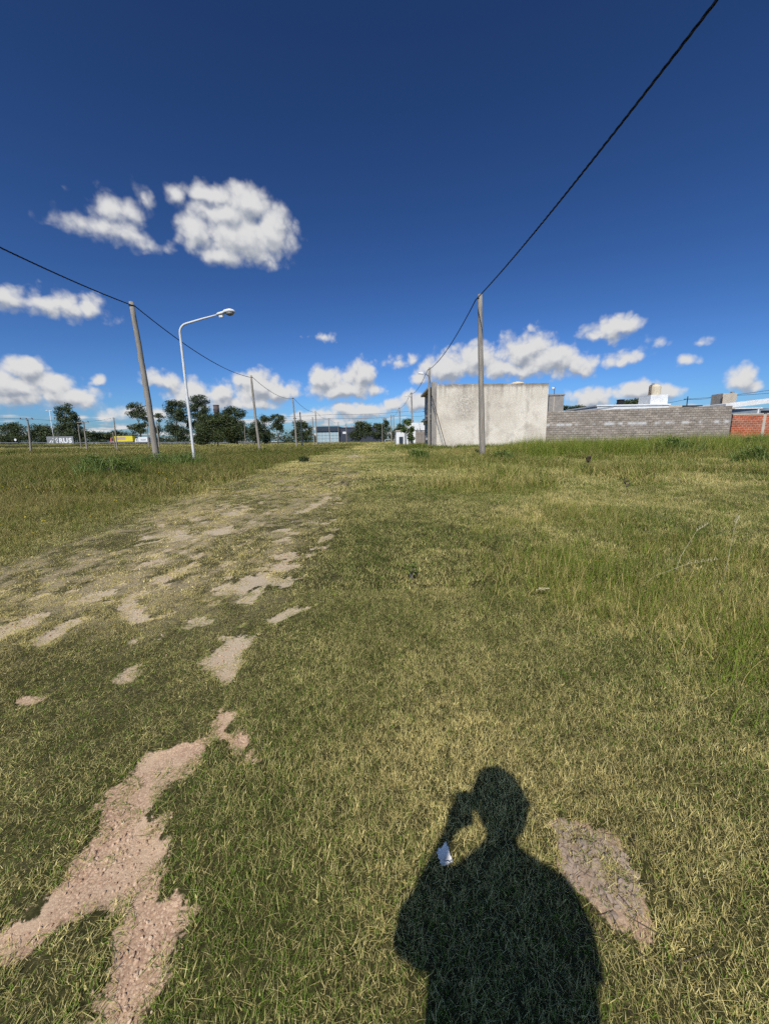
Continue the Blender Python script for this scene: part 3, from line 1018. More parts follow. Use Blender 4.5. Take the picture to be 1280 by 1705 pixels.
# ------------------------------------------------------------------ buildings in the far middle
gb_ = empty('glass_building', (-21.5, 152.0, gz(-21.5, 152)))
tag(gb_, 'far building with a dark roof band over a pale glass front', 'building')
z0 = gb_.location.z
MB().box(-4.2, 4.2, 0, 14, -0.3, 5.0 - z0).build('body', M['grey_paint'], gb_)
MB().box(-4.5, 4.35, -0.5, 14.4, 5.05 - z0, 7.0 - z0).build('roof_band', M['dark_roof'], gb_, bevel=0.05)
for i in range(6):
    for k in range(3):
        MB().box(-4.1 + i * 1.38, -4.1 + i * 1.38 + 1.28, -0.1, -0.02, 0.55 + k * 1.25, 0.55 + k * 1.25 + 1.15).build('pane', M['glazing'], gb_)
for i in range(7):
    MB().box(-4.19 + i * 1.38, -4.11 + i * 1.38, -0.16, -0.01, 0, 5.0 - z0).build('mullion', M['white'], gb_)
wh = empty('warehouse', (-8.6, 153.5, gz(-8.6, 153.5)))
tag(wh, 'long low dark blue warehouse behind the far trees', 'building')
z0 = wh.location.z
MB().box(-8.6, 9.0, 0, 25, -0.3, 6.3 - z0).build('wall', M['blue_sheet'], wh)
MB().box(-8.7, 9.1, -0.15, 25.1, 6.3 - z0 + 0.003, 6.55 - z0).build('roof_edge', M['dark_roof'], wh)
for i in range(12):
    MB().box(-8.55 + i * 1.5, -8.49 + i * 1.5, -0.05, 0.0, 0, 6.2 - z0).build('sheet_joint', M['dark_roof'], wh)
for x in (-6.3, -3.6, -1.2, 1.6):
    MB().prism([(x - 0.9, 6.55 - z0), (x + 0.9, 6.55 - z0), (x + 0.7, 7.25 - z0), (x - 0.7, 7.25 - z0)], 1.0, 3.0).build('roof_vent', M['tin'], wh)
MB().box(-7.2, -5.9, -0.12, -0.06, 4.1 - z0, 4.9 - z0).build('sign_board', M['white'], wh)

# ------------------------------------------------------------------ big rendered house with the blind side wall
HZ = 0.45


def openings_wall(u0, u1, z0, z1, holes):
    """cells of a wall around its openings"""
    us = sorted({u0, u1, *[h[0] for h in holes], *[h[1] for h in holes]})
    zs = sorted({z0, z1, *[h[2] for h in holes], *[h[3] for h in holes]})
    out = []
    for a, b in zip(us, us[1:]):
        run = None
        for c, d in zip(zs, zs[1:]):
            if any(h[0] <= a and b <= h[1] and h[2] <= c and d <= h[3] for h in holes):
                if run:
                    out.append(run)
                run = None
            else:
                run = (a, b, run[2], d) if run else (a, b, c, d)
        if run:
            out.append(run)
    return out


house = empty('plastered_house', (4.55, 36.0, HZ))
tag(house, 'two storey house with a big blank stained beige side wall', 'house')
HT = 5.78
sw = MB()
# side wall, its coping slightly uneven
n_ = 26
top = [(10.4 * i / n_, HT - 0.004 * i / n_ * 10 + 0.012 * math.sin(i * 1.7) + (0.02 if i % 5 == 0 else 0)) for i in range(n_ + 1)]
sw.prism([(0, -0.4)] + [(10.4, -0.4)] + top[::-1], 0, 0.22)
sw.build('side_wall', M['plaster'], house)
MB().box(10.18, 10.398, 0.223, 7.0, -0.4, HT - 0.15).build('end_wall', M['plaster'], house)
MB().box(0.2, 10.1, 6.8, 7.0, -0.4, HT - 0.2).build('back_wall', M['grey'], house)
MB().box(0.2, 10.17, 0.23, 6.79, HT - 0.5, HT - 0.3).build('roof', M['grey'], house)
holes = [(1.6, 2.9, 3.3, 4.6), (4.2, 5.6, 3.3, 4.6), (2.0, 3.0, -0.4, 2.1), (4.2, 5.8, 0.9, 2.1)]
fw = MB()
for a, b, c, d in openings_wall(0.225, 7.0, -0.4, HT - 0.35, holes):
    fw.box(0.0, 0.18, a, b, c, d)
fw.build('front_wall', M['grey'], house)
MB().box(-0.42, 0.19, 0.4, 7.1, HT - 0.345, HT - 0.16).build('cornice', M['plaster_beige'], house)
MB().box(-0.30, -0.003, 1.2, 6.2, 2.75, 2.9).build('ledge', M['grey'], house)
MB().box(-0.12, 0.32, -0.08, 0.34, -0.4, HT + 0.2).build('corner_pier', M['grey'], house)
for a, b, c, d in holes:
    if c < 0:
        dr = MB().box(0.08, 0.13, a, b, c, d).build('door', M['dark'], house)
        MB().box(0.05, 0.078, b - 0.16, b - 0.1, 1.0, 1.14).build('handle', M['steel'], dr)
    else:
        w_ = MB().box(0.09, 0.12, a + 0.07, b - 0.07, c + 0.07, d - 0.07).build('window', M['dark_roof'], house)
        fm = MB()
        fm.box(0.05, 0.15, a, a + 0.07, c, d).box(0.05, 0.15, b - 0.07, b, c, d)
        fm.box(0.05, 0.15, a + 0.07, b - 0.07, c, c + 0.07).box(0.05, 0.15, a + 0.07, b - 0.07, d - 0.07, d)
        fm.box(0.05, 0.085, (a + b) / 2 - 0.03, (a + b) / 2 + 0.03, c + 0.07, d - 0.07)
        fm.build('frame', M['white'], w_)
        MB().box(-0.08, 0.02, a - 0.08, b + 0.08, c - 0.08, c - 0.005).build('sill', M['grey'], w_)


def tank(name, label, x, y, z, r, h, material=None, group='rooftop water tanks'):
    t = empty(name, (x, y, z))
    tag(t, label, 'water tank', group)
    MB().lathe([(r * 0.96, 0.0), (r, 0.08), (r, h * 0.74), (r * 0.97, h * 0.82), (r * 0.75, h * 0.92), (r * 0.32, h * 0.97)], sides=20).build('body', material or M['beige'], t, True)
    MB().lathe([(r * 0.3, h * 0.972), (r * 0.3, h), (r * 0.05, h + 0.02)], sides=14).build('lid', material or M['beige'], t)
    return t


tank('water_tank', 'squat cream water tank peeping over the blank beige wall', 13.8, 41.0, HZ + HT - 0.3, 0.72, 1.12)

# cement tower of the next house, with a floodlight on a rod
ct = empty('stair_tower', (19.2, 44.5, 0.5))
tag(ct, 'grey cement stair tower rising just right of the blank beige wall', 'tower')
MB().box(-0.85, 0.8, -0.6, 1.6, -0.2, 5.4).build('shaft', M['grey'], ct)
MB().box(-0.92, 0.87, -0.67, 1.67, 5.403, 5.55).build('slab', M['grey'], ct)
MB().box(-0.36, -0.26, -0.65, -0.603, 0, 5.3).build('pilaster', M['plaster_beige'], ct)
fl = empty('floodlight', (19.15, 44.5, 6.05))
tag(fl, 'small white floodlight on a thin rod above the cement tower', 'floodlight')
MB().tube([(0, 0, 0.0), (0, 0, 0.85)], 0.03, 8).build('rod', M['dark'], fl)
MB().box(-0.34, -0.05, -0.12, 0.05, 0.62, 0.82).build('lamp_head', M['white'], fl, bevel=0.03)

# ------------------------------------------------------------------ walls along the back of the lot
bw_ = empty('block_wall', (15.0, 36.45, 0.4), math.atan2(-1.05, 16.25))
tag(bw_, 'long bare grey concrete block wall right of the beige house', 'wall')
WL = 16.28
n_ = 30
top = [(WL * i / n_, 3.33 + 0.17 * i / n_ + 0.012 * math.sin(i * 2.3)) for i in range(n_ + 1)]
MB().prism([(0, -0.4), (WL, -0.4)] + top[::-1], 0, 0.19).build('blockwork', M['blocks'], bw_)
for x in (0.14, 5.5, 10.9, WL - 0.14):
    MB().box(x - 0.11, x + 0.11, 0.193, 0.4, -0.4, 3.3).build('pier', M['grey'], bw_)
rw = empty('brick_wall', (31.35, 35.3, 0.4), R(-4))
tag(rw, 'low red hollow brick wall at the right end of the grey block wall', 'wall')
MB().box(0.0, 2.55, 0, 0.18, -0.4, 2.66).build('brickwork', M['red_bricks'], rw)
MB().box(2.8, 9.5, 0, 0.18, -0.4, 2.66).build('brickwork', M['red_bricks'], rw)
MB().box(2.553, 2.797, -0.012, 0.19, -0.4, 2.7).build('pillar', M['plaster_beige'], rw)
MB().box(-0.02, 2.55, -0.02, 0.2, 2.663, 2.78).build('coping', M['plaster_beige'], rw)
MB().box(2.8, 9.5, -0.02, 0.2, 2.663, 2.78).build('coping', M['plaster_beige'], rw)

# houses behind those walls
h2 = empty('white_house', (30.6, 49.0, 0.5))
tag(h2, 'white flat-roofed house behind the grey block wall carrying a beige tank', 'house')
MB().box(-4.1, 4.8, 0, 8, -0.2, 4.55).build('wall', M['white'], h2)
MB().box(-4.25, 4.9, -0.1, 8.1, 4.553, 4.72).build('parapet', M['white'], h2)
MB().box(2.6, 4.75, 0.3, 2.6, 4.723, 5.85).build('tank_house', M['white'], h2)
tank('water_tank', 'tall beige water tank standing on the white roof house', 34.4, 50.4, 6.35, 0.62, 1.4)
pt = empty('tank_pipes', (33.55, 50.1, 6.35))
tag(pt, 'pair of brown standpipes left of the tall beige tank', 'pipes')
for k, x in enumerate((-0.12, 0.12)):
    MB().tube([(x, 0, 0), (x, 0, 1.05 + 0.2 * k), (x + 0.1, 0.05, 1.2 + 0.2 * k), (x + 0.4, 0.1, 1.2 + 0.2 * k)], 0.045, 8).build('pipe', M['rust'], pt, True)
MB().box(-0.25, 0.25, -0.06, 0.06, -0.0, 0.08).build('foot', M['rust'], pt)
bt = empty('roof_box', (30.2, 50.5, 5.22))
tag(bt, 'small square black tank on the white flat roof', 'water tank', 'rooftop water tanks')
MB().box(-0.3, 0.36, -0.3, 0.3, 0, 0.66).build('body', M['black_plastic'], bt, bevel=0.04)
MB().box(-0.34, 0.4, -0.34, 0.34, 0.663, 0.72).build('lid', M['black_plastic'], bt)

sh = empty('tin_roof_shed', (22.2, 44.0, 0.5))
tag(sh, 'shed with a low sloping tin roof between cement tower and white house', 'shed')
MB().box(-1.3, 3.0, 0.2, 4.0, -0.2, 3.3).build('wall', M['grey'], sh)
MB().prism([(-2.4, 3.45), (3.3, 3.98), (3.3, 4.06), (-2.4, 3.53)], -0.2, 4.2).build('roof', M['tin'], sh)
for k in range(8):
    MB().prism([(-2.4, 3.54), (3.3, 4.07), (3.3, 4.12), (-2.4, 3.59)], -0.1 + k * 0.58, -0.04 + k * 0.58).build('roof_rib', M['tin'], sh)

h3 = empty('tan_house', (41.0, 56.0, 0.5))
tag(h3, 'low tan house with a dark roof edge right of the beige tank', 'house')
MB().box(-2.0, 1.3, 0, 6, -0.2, 5.05).build('wall', M['plaster_beige'], h3)
MB().box(1.303, 4.0, 0.2, 6, -0.2, 4.7).build('wing', M['grey'], h3)
MB().box(1.31, 4.2, 0.0, 6.1, 4.703, 5.0).build('roof_edge', M['dark'], h3)
h4 = empty('long_house', (45.0, 54.5, 0.5))
tag(h4, 'long low house with a thin pale roof line behind the block wall', 'house')
MB().box(-1.6, 7.0, 0.1, 6, -0.2, 4.2).build('wall', M['grey_paint'], h4)
MB().box(-1.8, 7.2, -0.15, 6.2, 4.203, 4.42).build('roof', M['white'], h4)
h5 = empty('grey_house', (36.2, 41.0, 0.5))
tag(h5, 'grey house under a sloping white roof edge behind the red brick wall', 'house')
holes = [(3.0, 5.4, 1.2, 3.25)]
m_ = MB()
for a, b, c, d in openings_wall(-0.4, 8.0, -0.2, 3.45, holes):
    m_.box(a, b, 0.0, 0.2, c, d)
m_.build('front_wall', M['grey_paint'], h5)
MB().box(-0.4, 8.0, 4.8, 5.0, -0.2, 3.5).build('back_wall', M['grey_paint'], h5)
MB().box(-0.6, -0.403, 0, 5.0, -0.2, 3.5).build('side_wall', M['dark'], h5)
MB().prism([(-1.15, 3.5), (9.0, 4.5), (9.0, 4.95), (-1.15, 3.95)], -0.5, 5.3).build('roof', M['white'], h5)
MB().box(3.05, 5.35, 0.1, 0.14, 1.2, 3.24).build('window', M['dark'], h5)
MB().box(2.62, 2.78, -0.06, -0.003, -0.1, 3.45).build('post', M['white'], h5)
MB().box(0.95, 1.1, -0.05, -0.003, 2.75, 2.95).build('wall_lamp', M['white'], h5)
ct2 = empty('chimney_tower', (44.5, 51.0, 0.5))
tag(ct2, 'short beige tank tower above the sloping white roof', 'tower')
MB().box(-0.9, 0.9, 0, 1.8, -0.2, 6.05).build('shaft', M['plaster_beige'], ct2)
MB().box(-0.96, -0.903, -0.04, 0.08, -0.2, 5.6).build('edge', M['rust'], ct2)
MB().box(0.4, 0.7, 0.2, 0.5, 6.053, 6.25).build('cap', M['grey'], ct2)
tm = empty('aerial_pole', (46.0, 60.0, 0.5))
tag(tm, 'thin dark pole carrying wires behind the low houses', 'pole')
MB().tube([(0, 0, -0.2), (0, 0, 6.6)], [0.09, 0.07], 8).build('post', M['dark'], tm)
MB().box(-0.5, 0.5, -0.05, 0.05, 6.15, 6.25).build('crossarm', M['dark'], tm)

# plank fence and the white houses up the street
pf = empty('plank_fence', (4.23, 44.0, 0.45))
tag(pf, 'grey upright plank fence beside the front of the beige house', 'fence')
pb = None
for k in range(7):
    if pb is None:
        pb = o = MB().box(-0.078, 0.078, -0.012, 0.012, 0, 1.9).build('plank', M['old_wood'], pf)
    else:
        o = link(pb.copy(), pf)
    o.location = (-0.5 + 0.166 * k, 0.006 * (k % 2), -0.02 * (k % 3))
for z in (0.35, 1.55):
    MB().box(-0.6, 0.6, 0.022, 0.07, z - 0.05, z + 0.05).build('rail', M['old_wood'], pf)
MB().box(-0.66, 0.62, -0.04, 0.05, 1.9, 1.98).build('top_rail', M['dark'], pf)
w1 = empty('white_house', (4.4, 52.0, 0.45))
tag(w1, 'small stepped white house behind the plank fence', 'house')
m_ = MB()
for a, b, c, d in openings_wall(-1.3, 0.95, -0.2, 3.15, [(-0.85, -0.4, 0.2, 1.6)]):
    m_.box(a, b, 0, 0.2, c, d)
m_.build('front_wall', M['white'], w1)
MB().box(-1.3, 0.95, 0.203, 5, -0.2, 3.1).build('body', M['white'], w1)
MB().box(0.953, 1.6, 0.02, 5, -0.2, 2.78).build('wing', M['white'], w1)
for x in (0.15, 0.5):
    MB().box(x - 0.07, x + 0.07, -0.015, -0.003, 2.25, 2.36).build('vent', M['dark'], w1)
MB().box(-0.85, -0.4, 0.1, 0.15, 0.2, 1.6).build('window', M['dark_roof'], w1)
w2 = empty('white_house', (2.9, 59.0, 0.45))
tag(w2, 'low white house farther up the track behind the sapling', 'house')
MB().box(-0.95, 0.95, 0, 6, -0.2, 2.2).build('wall', M['white'], w2)
MB().box(-1.05, 1.05, -0.1, 6.1, 2.203, 2.35).build('roof', M['plaster_beige'], w2)
MB().box(-0.5, 0.1, -0.05, -0.003, 0.3, 1.4).build('window', M['dark_roof'], w2)

# ------------------------------------------------------------------ trees
TREES = [
    ('eucalyptus_tree', 'tall eucalyptus with layered open crown behind the lettered grey hoarding', 202, -163.60, [(-161.52, 20.28, 3.99, 2.27), (-164.41, 17.66, 2.9, 1.89), (-158.62, 17.56, 2.54, 1.51), (-163.34, 14.97, 3.99, 1.89), (-157.23, 14.86, 2.9, 2.27), (-156.0, 13.05, 2.18, 1.51), (-161.35, 12.24, 5.81, 2.27), (-165.44, 9.91, 4.36, 2.65), (-159.4, 9.21, 4.72, 3.03), (-163.03, 5.94, 7.99, 3.03)]),
    ('eucalyptus_tree', 'slender eucalyptus with two separate crown tiers left of the thick leaning pole', 200, -123.71, [(-123.52, 19.18, 4.31, 3.0), (-125.73, 16.29, 3.59, 1.88), (-121.8, 16.22, 3.23, 1.88), (-119.77, 13.23, 2.16, 1.5), (-121.56, 11.19, 3.23, 1.88), (-126.54, 10.38, 3.23, 1.5), (-123.74, 8.55, 4.31, 2.25)]),
    ('eucalyptus_tree', 'small umbrella crowned tree just right of the thick leaning pole', 205, -117.69, [(-115.66, 15.53, 2.95, 1.35), (-115.62, 13.41, 1.47, 0.96), (-117.39, 9.18, 2.21, 2.69)]),
    ('eucalyptus_tree', 'broad dark eucalyptus standing left of the white street lamp', 205, -107.64, [(-106.65, 20.79, 5.53, 2.69), (-109.72, 18.44, 3.32, 2.69), (-103.94, 17.44, 3.68, 3.07), (-107.12, 14.17, 5.89, 2.69), (-109.83, 9.66, 4.79, 3.46), (-105.43, 7.13, 5.53, 4.23)]),
    ('eucalyptus_tree', 'airy topped eucalyptus right behind the white street lamp pole', 210, -99.96, [(-96.98, 23.5, 5.28, 2.76), (-99.9, 19.87, 3.4, 2.76), (-94.29, 18.86, 3.02, 3.15), (-97.79, 15.83, 4.91, 2.76), (-102.05, 11.87, 3.4, 2.76), (-96.75, 10.53, 4.53, 3.15)]),
    ('round_tree', 'big round willow-like dark bush of the far field below the brick tower', 80, -33.95, [(-33.46, 6.01, 3.16, 1.35), (-35.7, 4.26, 2.59, 2.1), (-31.44, 4.19, 2.88, 2.1), (-33.72, 3.27, 4.89, 2.25), (-37.06, 2.97, 1.87, 1.65), (-30.12, 2.49, 1.72, 1.35)]),
    ('leafy_tree', 'gappy dark tree between the round bush and second leaning pole', 150, -55.99, [(-57.18, 13.48, 3.23, 1.69), (-59.63, 11.53, 2.43, 1.97), (-54.37, 11.89, 2.96, 1.97), (-56.44, 9.04, 4.31, 2.53), (-53.46, 6.54, 2.43, 3.09), (-56.82, 4.8, 4.31, 3.09)]),
    ('leafy_tree', 'dense upright dark tree just left of the second leaning pole', 95, -31.26, [(-30.87, 5.73, 1.19, 1.25), (-31.46, 3.76, 1.37, 2.32), (-30.56, 2.32, 1.37, 1.43)]),
    ('leafy_tree', 'narrow tall tree just right of the second leaning pole', 100, -30.29, [(-29.81, 7.25, 1.62, 1.31), (-30.6, 4.89, 1.62, 2.25), (-29.68, 2.77, 1.62, 1.69)]),
    ('leafy_tree', 'small tree with round head on a bare trunk left of the third pole', 98, -26.38, [(-26.66, 7.52, 1.23, 0.73), (-25.38, 6.63, 1.58, 1.1), (-26.36, 5.34, 1.58, 1.29), (-25.22, 4.44, 1.23, 0.92)]),
    ('leafy_tree', 'bushy tree behind the third pole left of the glass building', 140, -29.04, [(-29.31, 7.51, 2.77, 1.84), (-31.14, 5.45, 2.26, 2.1), (-27.02, 6.43, 2.26, 1.84), (-28.68, 3.52, 3.77, 2.1)]),
    ('thicket_tree', 'low spreading tree at the left photo edge beside the round white sign', 205, -195.93, [(-195.92, 10.52, 4.79, 3.07), (-189.63, 10.71, 4.05, 3.07), (-198.33, 6.27, 5.89, 3.84), (-190.52, 6.13, 7.0, 3.46)]),
    ('thicket_tree', 'low dark tree between the crossarm pole and the white mast', 205, -179.31, [(-178.91, 9.61, 5.16, 3.07), (-174.23, 9.53, 2.95, 3.07), (-181.71, 6.29, 5.53, 3.07), (-175.51, 5.87, 5.53, 3.07)]),
    ('thicket_tree', 'low hazy tree right of the lettered grey hoarding', 220, -161.40, [(-165.55, 7.79, 5.53, 2.89), (-159.0, 6.69, 6.72, 2.48), (-152.67, 6.25, 5.14, 2.48)]),
    ('thicket_tree', 'low scrubby tree over the yellow lorry', 220, -145.90, [(-147.25, 6.49, 5.14, 2.89), (-141.98, 5.74, 4.74, 2.48)]),
    ('leafy_tree', 'dark round tree in front of the long blue warehouse', 132, -7.09, [(-7.54, 6.43, 2.61, 1.49), (-5.14, 5.8, 2.13, 1.73), (-7.01, 3.85, 3.56, 2.23), (-9.67, 2.91, 2.13, 1.73)]),
    ('leafy_tree', 'two-headed tree at the end of the grass track', 135, -0.41, [(-1.54, 6.64, 1.94, 1.27), (0.95, 7.4, 1.46, 1.52), (0.08, 5.0, 2.67, 1.77), (-1.61, 2.8, 2.67, 1.77)]),
    ('leafy_tree', 'dark tree rising behind the white house left of the big wall', 72, 8.42, [(8.18, 6.17, 0.91, 1.08), (8.95, 4.99, 1.03, 1.35), (7.75, 4.15, 0.91, 1.08)]),
    ('leafy_tree', 'low tree behind the white house beside the fourth right pole', 78, 3.96, [(3.15, 3.78, 1.26, 0.88), (4.82, 4.56, 1.12, 1.02), (3.86, 2.6, 1.82, 1.32)]),
    ('leafy_tree', 'treetop showing over the white parapet beside the beige tank', 80, 51.33, [(48.77, 7.91, 2.01, 0.6), (50.94, 7.99, 2.01, 0.75), (53.02, 7.84, 1.29, 0.6)]),
    ('leafy_tree', 'treetop showing over the metal roof right of the big wall', 80, 38.57, [(37.34, 7.05, 1.72, 0.6), (39.15, 7.13, 1.72, 0.6)]),
    ('young_tree', 'light green sapling standing before the white house', 42, 2.71, [(2.72, 3.04, 0.45, 0.47), (2.4, 2.35, 0.53, 0.47), (3.04, 2.22, 0.45, 0.55), (2.72, 1.65, 0.6, 0.47)]),
]


def foliage(lobes, y0, leaf, per_m3, lo=120, hi=900, depth=0.9, rng=None, zmin=-1e9):
    """many small bent leaf sprays spread through uneven clumps"""
    rng = rng or RNG
    P, S, B = [], [], []
    for (x, z, rx, rz) in lobes:
        ry = (rx + rz) * 0.5 * depth
        nsub = max(5, int(7 * (rx * rz) ** 0.25))
        subs = rng.normal(size=(nsub, 3))
        subs = subs / np.linalg.norm(subs, axis=1)[:, None] * rng.uniform(0.35, 0.85, (nsub, 1))
        n = lo if lo == hi else int(np.clip(per_m3 * math.pi * rx * rz / (0.3 * leaf * leaf), lo, hi))
        k = rng.integers(0, nsub, n)
        q = subs[k] + rng.normal(size=(n, 3)) * 0.255
        q *= np.minimum(1, 1.15 / np.maximum(np.linalg.norm(q, axis=1), 1e-6))[:, None]
        p = np.stack([x + q[:, 0] * rx, y0 + q[:, 1] * ry, z + q[:, 2] * rz], 1)
        P.append(p)
        S.append(leaf * rng.uniform(0.55, 1.25, n))
        B.append(np.clip(0.45 + 0.25 * rng.normal(size=n) + (rng.uniform(size=nsub)[k] - 0.5) * 0.5, 0, 1))
    P, S, B = np.concatenate(P), np.concatenate(S), np.concatenate(B)
    P[:, 2] = np.maximum(P[:, 2], zmin)
    n = len(P)
    a = rng.normal(size=(n, 3))
    a /= np.linalg.norm(a, axis=1)[:, None]
    a[:, 2] *= 0.6
    c = rng.normal(size=(n, 3))
    b = np.cross(a, c)
    b /= np.maximum(np.linalg.norm(b, axis=1), 1e-6)[:, None]
    nn = np.cross(a, b)
    s = S[:, None]
    v = np.stack([P - a * s * 0.5, P + b * s * 0.33 + nn * s * 0.1, P + a * s * 0.5, P - b * s * 0.33 + nn * s * 0.1], 1).reshape(-1, 3)
    i = np.arange(n)[:, None] * 4
    f = np.concatenate([i + np.array([[0, 1, 2]]), i + np.array([[0, 2, 3]])])
    return v, f, np.repeat(B, 4).astype(np.float32)


def make_tree(name, label, y, bx, lobes, leaf_m, leaf=None, per=None, group=None):
    z0 = gz(bx, y) - 0.1
    t = empty(name, (bx, y, z0))
    tag(t, label, 'tree', group)
    dist = y
    leaf = leaf or max(0.22, dist * 0.0033)
    loc = [(x - bx, z - z0, rx, rz) for x, z, rx, rz in lobes]
    v, f, b = foliage(loc, 0.0, leaf, per or (9.0 if 'round' in name else 5.5), 150, 6000)
    v[:, 2] = np.maximum(v[:, 2], 0.1)
    me = np_mesh('crown', v, f, leaf_m, {'leaf': ('FLOAT', b)})
    link(bpy.data.objects.new('crown', me), t)
    top = max(loc, key=lambda q: q[1])
    h = top[1]
    r0 = max(0.06, h * 0.018)
    m = MB()
    m.tube([(0, 0, -0.2), (top[0] * 0.25 + 0.02 * h, 0.1, h * 0.35), (top[0] * 0.7, -0.1, h * 0.7), (top[0], 0, h)],
           [r0 * 1.3, r0, r0 * 0.6, r0 * 0.2], 8)
    for (x, z, rx, rz) in loc:
        za = max(0.25 * h, z - 0.22 * h)
        k = za / h
        sx = top[0] * k * 0.9
        m.tube([(sx, 0, za), (sx * 0.4 + x * 0.6, 0.15 * rx, (za + z) / 2 + 0.1), (x, 0, z)], [r0 * 0.5, r0 * 0.33, r0 * 0.12], 6)
    m.build('trunk', M['bark'], t, True)
    return t


for name, label, ty_, bx, lobes in TREES:
    lm = M['leaf_fresh'] if name == 'young_tree' else (M['leaf_olive'] if ('round' in name or 'hazy' in label) else M['leaf_dark'])
    make_tree(name, label, ty_, bx, lobes, lm, group='trees beyond the field')

# the wooded skyline behind everything
wl_ = []
rg = np.random.default_rng(5)
for x in np.arange(-420, 420, 7.0):
    h = 4.5 + 3.0 * rg.uniform() + 1.5 * math.sin(x * 0.05)
    wl_.append((x + rg.uniform(-2, 2), 1.0 + h * 0.5, 5.5, h * 0.55))
v, f, b = foliage(wl_, 0.0, 1.5, 3.0, 200, 260, rng=rg)
v[:, 1] += 275 + rg.normal(size=len(v) // 4).repeat(4) * 3
me = np_mesh('skyline_wood', v, f, M['leaf_dark'], {'leaf': ('FLOAT', b)})
tag(link(bpy.data.objects.new('skyline_wood', me)), 'low dark far-off wood along the horizon', None, None, 'stuff')

# ------------------------------------------------------------------ utility poles
# name, label, base x, y, top x, top z, base radius, crossarm, lamp
POLES = [
    ('thick leaning wooden pole nearest on the left, beside the white street lamp', -11.66, 20.0, -11.97, 8.13, 0.155, 0, 0),
    ('second leaning wooden pole of the left row, before the dark trees', -12.35, 39.0, -12.66, 7.77, 0.14, 0, 0),
    ('third wooden pole of the left row, right of the small round-headed tree', -12.88, 58.0, -13.05, 7.78, 0.135, 0, 0),
    ('fourth wooden pole of the left row, at the left end of the glass building', -13.56, 80.0, -13.57, 7.44, 0.13, 0, 0),
    ('fifth wooden pole of the left row, before the glass front', -14.22, 105.0, -14.40, 7.41, 0.13, 0, 0),
    ('sixth wooden pole of the left row, at the seam of glass building and warehouse', -14.56, 128.0, -14.49, 7.54, 0.13, 0, 0),
    ('last wooden pole of the left row, before the blue warehouse', -13.13, 140.0, -13.10, 7.44, 0.13, 0, 0),
    ('straight wooden pole standing before the blank beige wall', 4.86, 19.0, 4.52, 7.84, 0.15, 0, 0),
    ('wooden pole with a small lamp at the left corner of the beige house', 4.1, 35.0, 4.12, 7.5, 0.14, 0, 1),
    ('third pole of the right row, with a lamp, before the white house', 4.37, 58.0, 4.22, 8.16, 0.14, 0, 1),
    ('fourth pole of the right row, beside the far white house', 3.53, 82.0, 3.48, 8.02, 0.135, 0, 0),
    ('stout pale pole on the right edge of the track far away', 2.04, 95.0, 1.99, 7.42, 0.16, 0, 0),
    ('sixth pole of the right row, just right of the stout pale pole', 3.05, 110.0, 2.98, 8.36, 0.13, 0, 0),
    ('pole left of the two-headed tree at the end of the track', -0.21, 130.0, -0.28, 6.81, 0.13, 0, 0),
    ('farthest pole of the right row, before the two-headed tree', 1.09, 140.0, 0.98, 7.41, 0.13, 0, 0),
    ('pole with a crossarm nearest the left photo edge', -49.72, 55.0, -49.38, 5.18, 0.15, 1, 0),
    ('pole with a crossarm just right of the lettered hoarding', -47.02, 62.0, -46.93, 5.05, 0.14, 1, 0),
    ('thin pole standing before the yellow lorry', -37.46, 55.0, -37.38, 5.14, 0.10, 0, 0),
    ('short thin pole at the cab of the yellow lorry', -51.41, 75.0, -51.49, 3.72, 0.10, 0, 0),
    ('thin pole before the white box lorry, left of the thick leaning pole', -44.96, 75.0, -44.89, 5.17, 0.11, 0, 0),
    ('thin pole just right of the thick leaning pole under the umbrella tree', -40.15, 70.0, -40.14, 5.30, 0.11, 0, 0),
    ('thin pale pole close left of the second crossarm pole', -61.80, 80.0, -61.72, 5.66, 0.11, 0, 0),
    ('pole with a lamp just right of the third left-row pole', -12.49, 60.0, -12.55, 5.79, 0.12, 0, 2),
    ('pole just left of the fourth left-row pole', -13.29, 75.0, -13.35, 5.97, 0.12, 0, 0),
    ('thin pole against the gappy dark tree left of the second leaning pole', -35.3, 100.0, -35.11, 5.71, 0.12, 0, 0),
    ('wooden pole of the right row standing level with the photographer', 5.15, -1.5, 5.1, 7.9, 0.15, 0, 0),
    ('wooden pole of the left row standing level with the photographer', -11.2, 0.5, -11.3, 8.0, 0.15, 0, 0),
]
POLE_TOP = []
